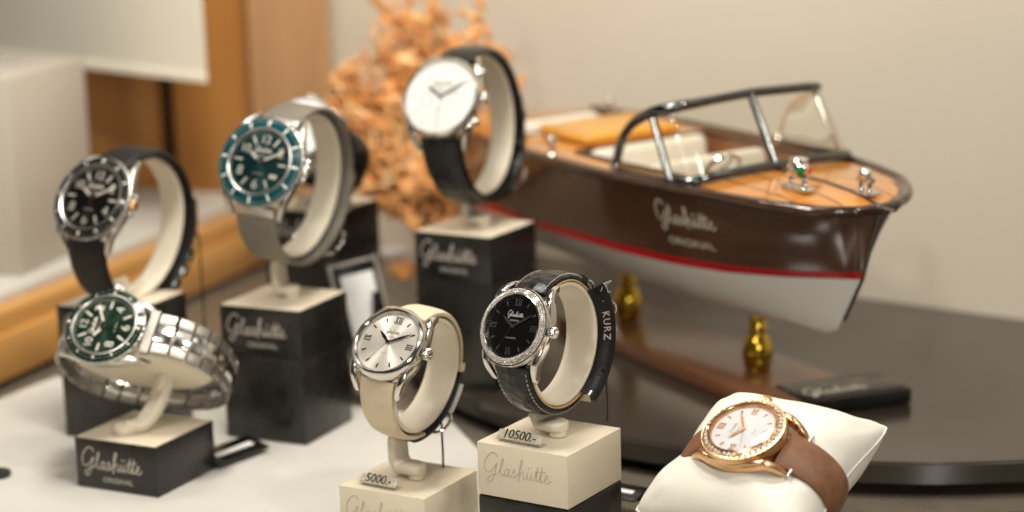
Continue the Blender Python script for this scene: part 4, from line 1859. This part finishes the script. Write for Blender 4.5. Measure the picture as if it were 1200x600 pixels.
# order starting after the cut
idx = max(range(len(out)), key=lambda i: (V((out[i][0], out[i][1], 0)) - V((out[i - 1][0], out[i - 1][1], 0))).length)
out = out[idx:] + out[:idx]
ol = [(p[0], p[1]) for p in out]
for e in (0, -1):
    p = V((ol[e][0], ol[e][1], 0))
    p = p - WN * ((p - WA).dot(WN) + .03)
    ol = [(p.x, p.y)] + ol if e == 0 else ol + [(p.x, p.y)]
q = MB()
q.prism(ol, -.05, 1.0)
o = q.build('display_table', 'table', None, 30)
bm = bmesh.new()
bm.from_mesh(o.data)
bm.edges.ensure_lookup_table()
ed = [e for e in bm.edges if abs(e.verts[0].co.z - e.verts[1].co.z) < .01]
bmesh.ops.bevel(bm, geom=ed, offset=.12, segments=3, affect='EDGES')
bm.to_mesh(o.data)
bm.free()
for p_ in o.data.polygons:
    p_.use_smooth = True
o.data.set_sharp_from_angle(angle=R(40))
tag(o, 'dark glossy round fronted table under the model boat', 'table')
# extra table wing to the left, behind the tray
# walls
q = MB()
w0, w1 = WA + WD * 60, WA - WD * 43.5
q.add([(w0.x, w0.y, -1), (w1.x, w1.y, -1), (w1.x, w1.y, 60), (w0.x, w0.y, 60),
       (w0.x + WN.x, w0.y + WN.y, -1), (w1.x + WN.x, w1.y + WN.y, -1), (w1.x + WN.x, w1.y + WN.y, 60), (w0.x + WN.x, w0.y + WN.y, 60)],
      [(0, 1, 2, 3), (4, 7, 6, 5), (0, 3, 7, 4), (1, 5, 6, 2), (3, 2, 6, 7), (0, 4, 5, 1)])
tag(q.build('wall', 'wall', None), 'beige painted wall behind the boat', 'wall', None, 'structure')


def panel(x0px, x1px, yv, m, label, dz=0., z1=45, thick=1.2):
    """upright board between two picture columns at a given distance"""
    a = unproj(x0px, 150, yv)
    b = unproj(x1px, 150, yv + dz)
    d = V((b.x - a.x, b.y - a.y, 0))
    l = d.length
    q = MB()
    q.box((l / 2, thick / 2, z1 / 2), (l, thick, z1), .1)
    o_ = q.build('wood_panel', m, None)
    o_.location = (a.x, a.y, -.68)
    o_.rotation_euler = (0, 0, math.atan2(d.y, d.x))
    tag(o_, label, 'wood panel', 'upright wood panels behind the watches')


panel(298, 392, 141, 'tan_wood', 'pale tan upright wood panel left of the beige wall', 2)
panel(205, 299, 144, 'orange_wood', 'orange brown upright wood panel behind the teal watch', -1.5)
panel(188, 210, 149, 'gap_shade_wood', 'narrow board coloured dark for the shaded gap between panels, above the black diver watch', 0)  # shade of the recess between panels put into a darker wood colour
panel(60, 189, 146, 'orange_wood', 'orange wood panel under the white cabinet', 0)

# white plinth
La, Rb = onplane(8, 92, 15.5), onplane(98, 68, 15.5)
d = V((Rb.x - La.x, Rb.y - La.y, 0))
l = d.length
dn = d.normalized()
pn = V((-dn.y, dn.x, 0))
q = MB()
q.box((l / 2, 4.0, 5.75), (l, 8.0, 11.5), .12)
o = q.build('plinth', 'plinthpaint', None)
o.location = (La.x, La.y, 4.0)
o.rotation_euler = (0, 0, math.atan2(dn.y, dn.x))
tag(o, 'pale square plinth at the far left standing on the wooden ledge', 'plinth')
# white hanging cabinet
ca, cb = onplane(88, 78, 14.0), onplane(243, 97, 14.0)
d = V((cb.x - ca.x, cb.y - ca.y, 0))
dn = d.normalized()
l = d.length
cvec = V((cb.x - CAM.x, cb.y - CAM.y, 0)).normalized()
lft = V((-cvec.y, cvec.x, 0))
e0 = ca - dn * 14
e2 = cb + cvec * 13 + lft * 1.2
e3 = e0 + cvec * 16
c0 = V((ca.x, ca.y, 0))
q = MB()
q.prism([(p_.x - c0.x, p_.y - c0.y) for p_ in (e0, cb, e2, e3)], 0, 16)
root = empty('wall_cabinet', MX.Translation((ca.x, ca.y, 14.0)), 'white wall cabinet with square edges at the top left, above the wood', 'cabinet')
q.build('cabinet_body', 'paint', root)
q = MB()
q.prism([(p_.x - c0.x, p_.y - c0.y) for p_ in (e0 - V((-dn.y, dn.x, 0)) * .15, cb - V((-dn.y, dn.x, 0)) * .15, cb - V((-dn.y, dn.x, 0)) * .003, e0 - V((-dn.y, dn.x, 0)) * .003)], 0, .45)
q.build('lower_lip', 'paint', root)
# wooden ledge
ld = V((.36, .933, 0)).normalized()
lp = V((-28.25, 108.3, 0))
a = lp - ld * 30
b = lp + ld * 34
nl = V((-ld.y, ld.x, 0))
q = MB()
L_ = (b - a).length
q.box((0, 0, 0), (1, 1, 1))
q.v = []
q.f = []
q.m = []
q.box((12, L_ / 2, .95), (24, L_, 2.5), .06)
q.box((12.35, L_ / 2, 2.78), (24, L_, 1.14), .06)
mledge = frame(V((a.x, a.y, 0)), nl, ld, V((0, 0, 1)))
o = q.build('ledge', 'ledge_wood', None)
o.matrix_world = mledge @ MX.Translation((0, 0, 0))
tag(o, 'stepped orange wooden ledge running back on the left', 'ledge')
q = MB()
q.box((12.9, L_ / 2, 3.66), (22.5, L_ - .6, .6), .06)
o = q.build('ledge_cover', 'tray', None)
o.matrix_world = mledge
tag(o, 'white sheet lying on the orange wooden ledge under the plinth', 'sheet')

# ------------------------------------------------------------------ light
wd = bpy.data.worlds.new('World')
SC.world = wd
wd.use_nodes = True
N, L = wd.node_tree.nodes, wd.node_tree.links
bg = N['Background']
tc = N.new('ShaderNodeTexCoord')
acc = None


def glow(direction, inner, outer, col, strength):
    """a soft bright patch added to the world in place of the unseen shop"""
    global acc
    d = V(direction).normalized()
    dt = N.new('ShaderNodeVectorMath')
    dt.operation = 'DOT_PRODUCT'
    dt.inputs[1].default_value = d
    L.new(tc.outputs['Generated'], dt.inputs[0])
    mr = N.new('ShaderNodeMapRange')
    mr.interpolation_type = 'SMOOTHSTEP'
    mr.inputs['From Min'].default_value = math.cos(R(outer))
    mr.inputs['From Max'].default_value = math.cos(R(inner))
    L.new(dt.outputs['Value'], mr.inputs['Value'])
    vm = N.new('ShaderNodeVectorMath')
    vm.operation = 'SCALE'
    vm.inputs[0].default_value = [c * strength for c in col]
    L.new(mr.outputs[0], vm.inputs['Scale'])
    if acc is None:
        acc = vm.outputs[0]
    else:
        ad = N.new('ShaderNodeVectorMath')
        ad.operation = 'ADD'
        L.new(acc, ad.inputs[0])
        L.new(vm.outputs[0], ad.inputs[1])
        acc = ad.outputs[0]


WARM = (1., .95, .87)
glow((0, 0, 1), 0, 179, WARM, .07)           # dim room all round
glow((-.9, .35, .05), 14, 34, WARM, .5)      # bright patch added on the left for the hull to reflect
glow((-.5, -.6, .75), 6, 15, WARM, .45)       # this and the rest: bright patches added for metal and varnish to reflect
glow((.55, -.2, .95), 8, 20, WARM, .9)
glow((.9, -.35, .25), 10, 30, WARM, .4)
glow((-.25, -.95, .35), 6, 18, WARM, .2)
glow((.1, .5, .9), 10, 24, WARM, .5)
L.new(acc, bg.inputs['Color'])
bg.inputs['Strength'].default_value = 1.


def area(name, loc, target, size, power, col=(1, .955, .875)):
    l_ = bpy.data.lights.new(name, 'AREA')
    l_.shape = 'DISK'
    l_.size = size
    l_.energy = power
    l_.color = col
    o_ = bpy.data.objects.new(name, l_)
    COL.objects.link(o_)
    o_.location = loc
    o_.rotation_euler = (V(target) - V(loc)).to_track_quat('-Z', 'Y').to_euler()


area('spot_or_fill_lamp', (-42, 14, 96), (-4, 92, 5), 9, 4.0)
area('spot_or_fill_lamp', (46, 22, 100), (6, 95, 6), 10, 4.3)
area('spot_or_fill_lamp', (4, 92, 130), (0, 100, 4), 14, 1.0)
area('spot_or_fill_lamp', (24, -30, 42), (8, 98, 8), 12, 2.3)  # fill added low in front to brighten the hull and other front faces
area('spot_or_fill_lamp', (-45, 105, 110), (-24, 115, 6), 12, 1.3)
area('spot_or_fill_lamp', (-6, 100, 75), (4, 128, 14), 14, 1.3)  # unseen lamp added to brighten the beige wall
area('spot_or_fill_lamp', (40, 75, 75), (26, 112, 14), 14, .2)  # weak fill added for the right part of the wall
area('spot_or_fill_lamp', (-8, 76, 62), (-27, 124, 21), 14, 3.6)  # fill added to brighten the front of the white cabinet

# ------------------------------------------------------------------ camera
cd = bpy.data.cameras.new('camera')
cam = bpy.data.objects.new('camera', cd)
COL.objects.link(cam)
cam.matrix_world = frame(CAM, RT, UPV, -FW)
cd.sensor_width = 36
cd.lens = 36 * F_PX / 1200
cd.dof.use_dof = True
cd.dof.focus_distance = .815
cd.dof.aperture_fstop = 5.4
cd.clip_start = .01
cd.clip_end = 20
SC.camera = cam

# ------------------------------------------------------------------ centimetres to metres
k = .01
for me in bpy.data.meshes:
    if me.users:
        me.transform(MX.Scale(k, 4))
for o in SC.objects:
    o.location = o.location * k
for l_ in bpy.data.lights:
    l_.size *= k

SC.view_settings.view_transform = 'Standard'
SC.view_settings.look = 'None'
SC.view_settings.exposure = .0
SC.view_settings.gamma = 1
SC.render.engine = 'CYCLES'
SC.cycles.max_bounces = 8
SC.cycles.transparent_max_bounces = 12
SC.cycles.use_denoising = True
SC.cycles.sample_clamp_indirect = 4
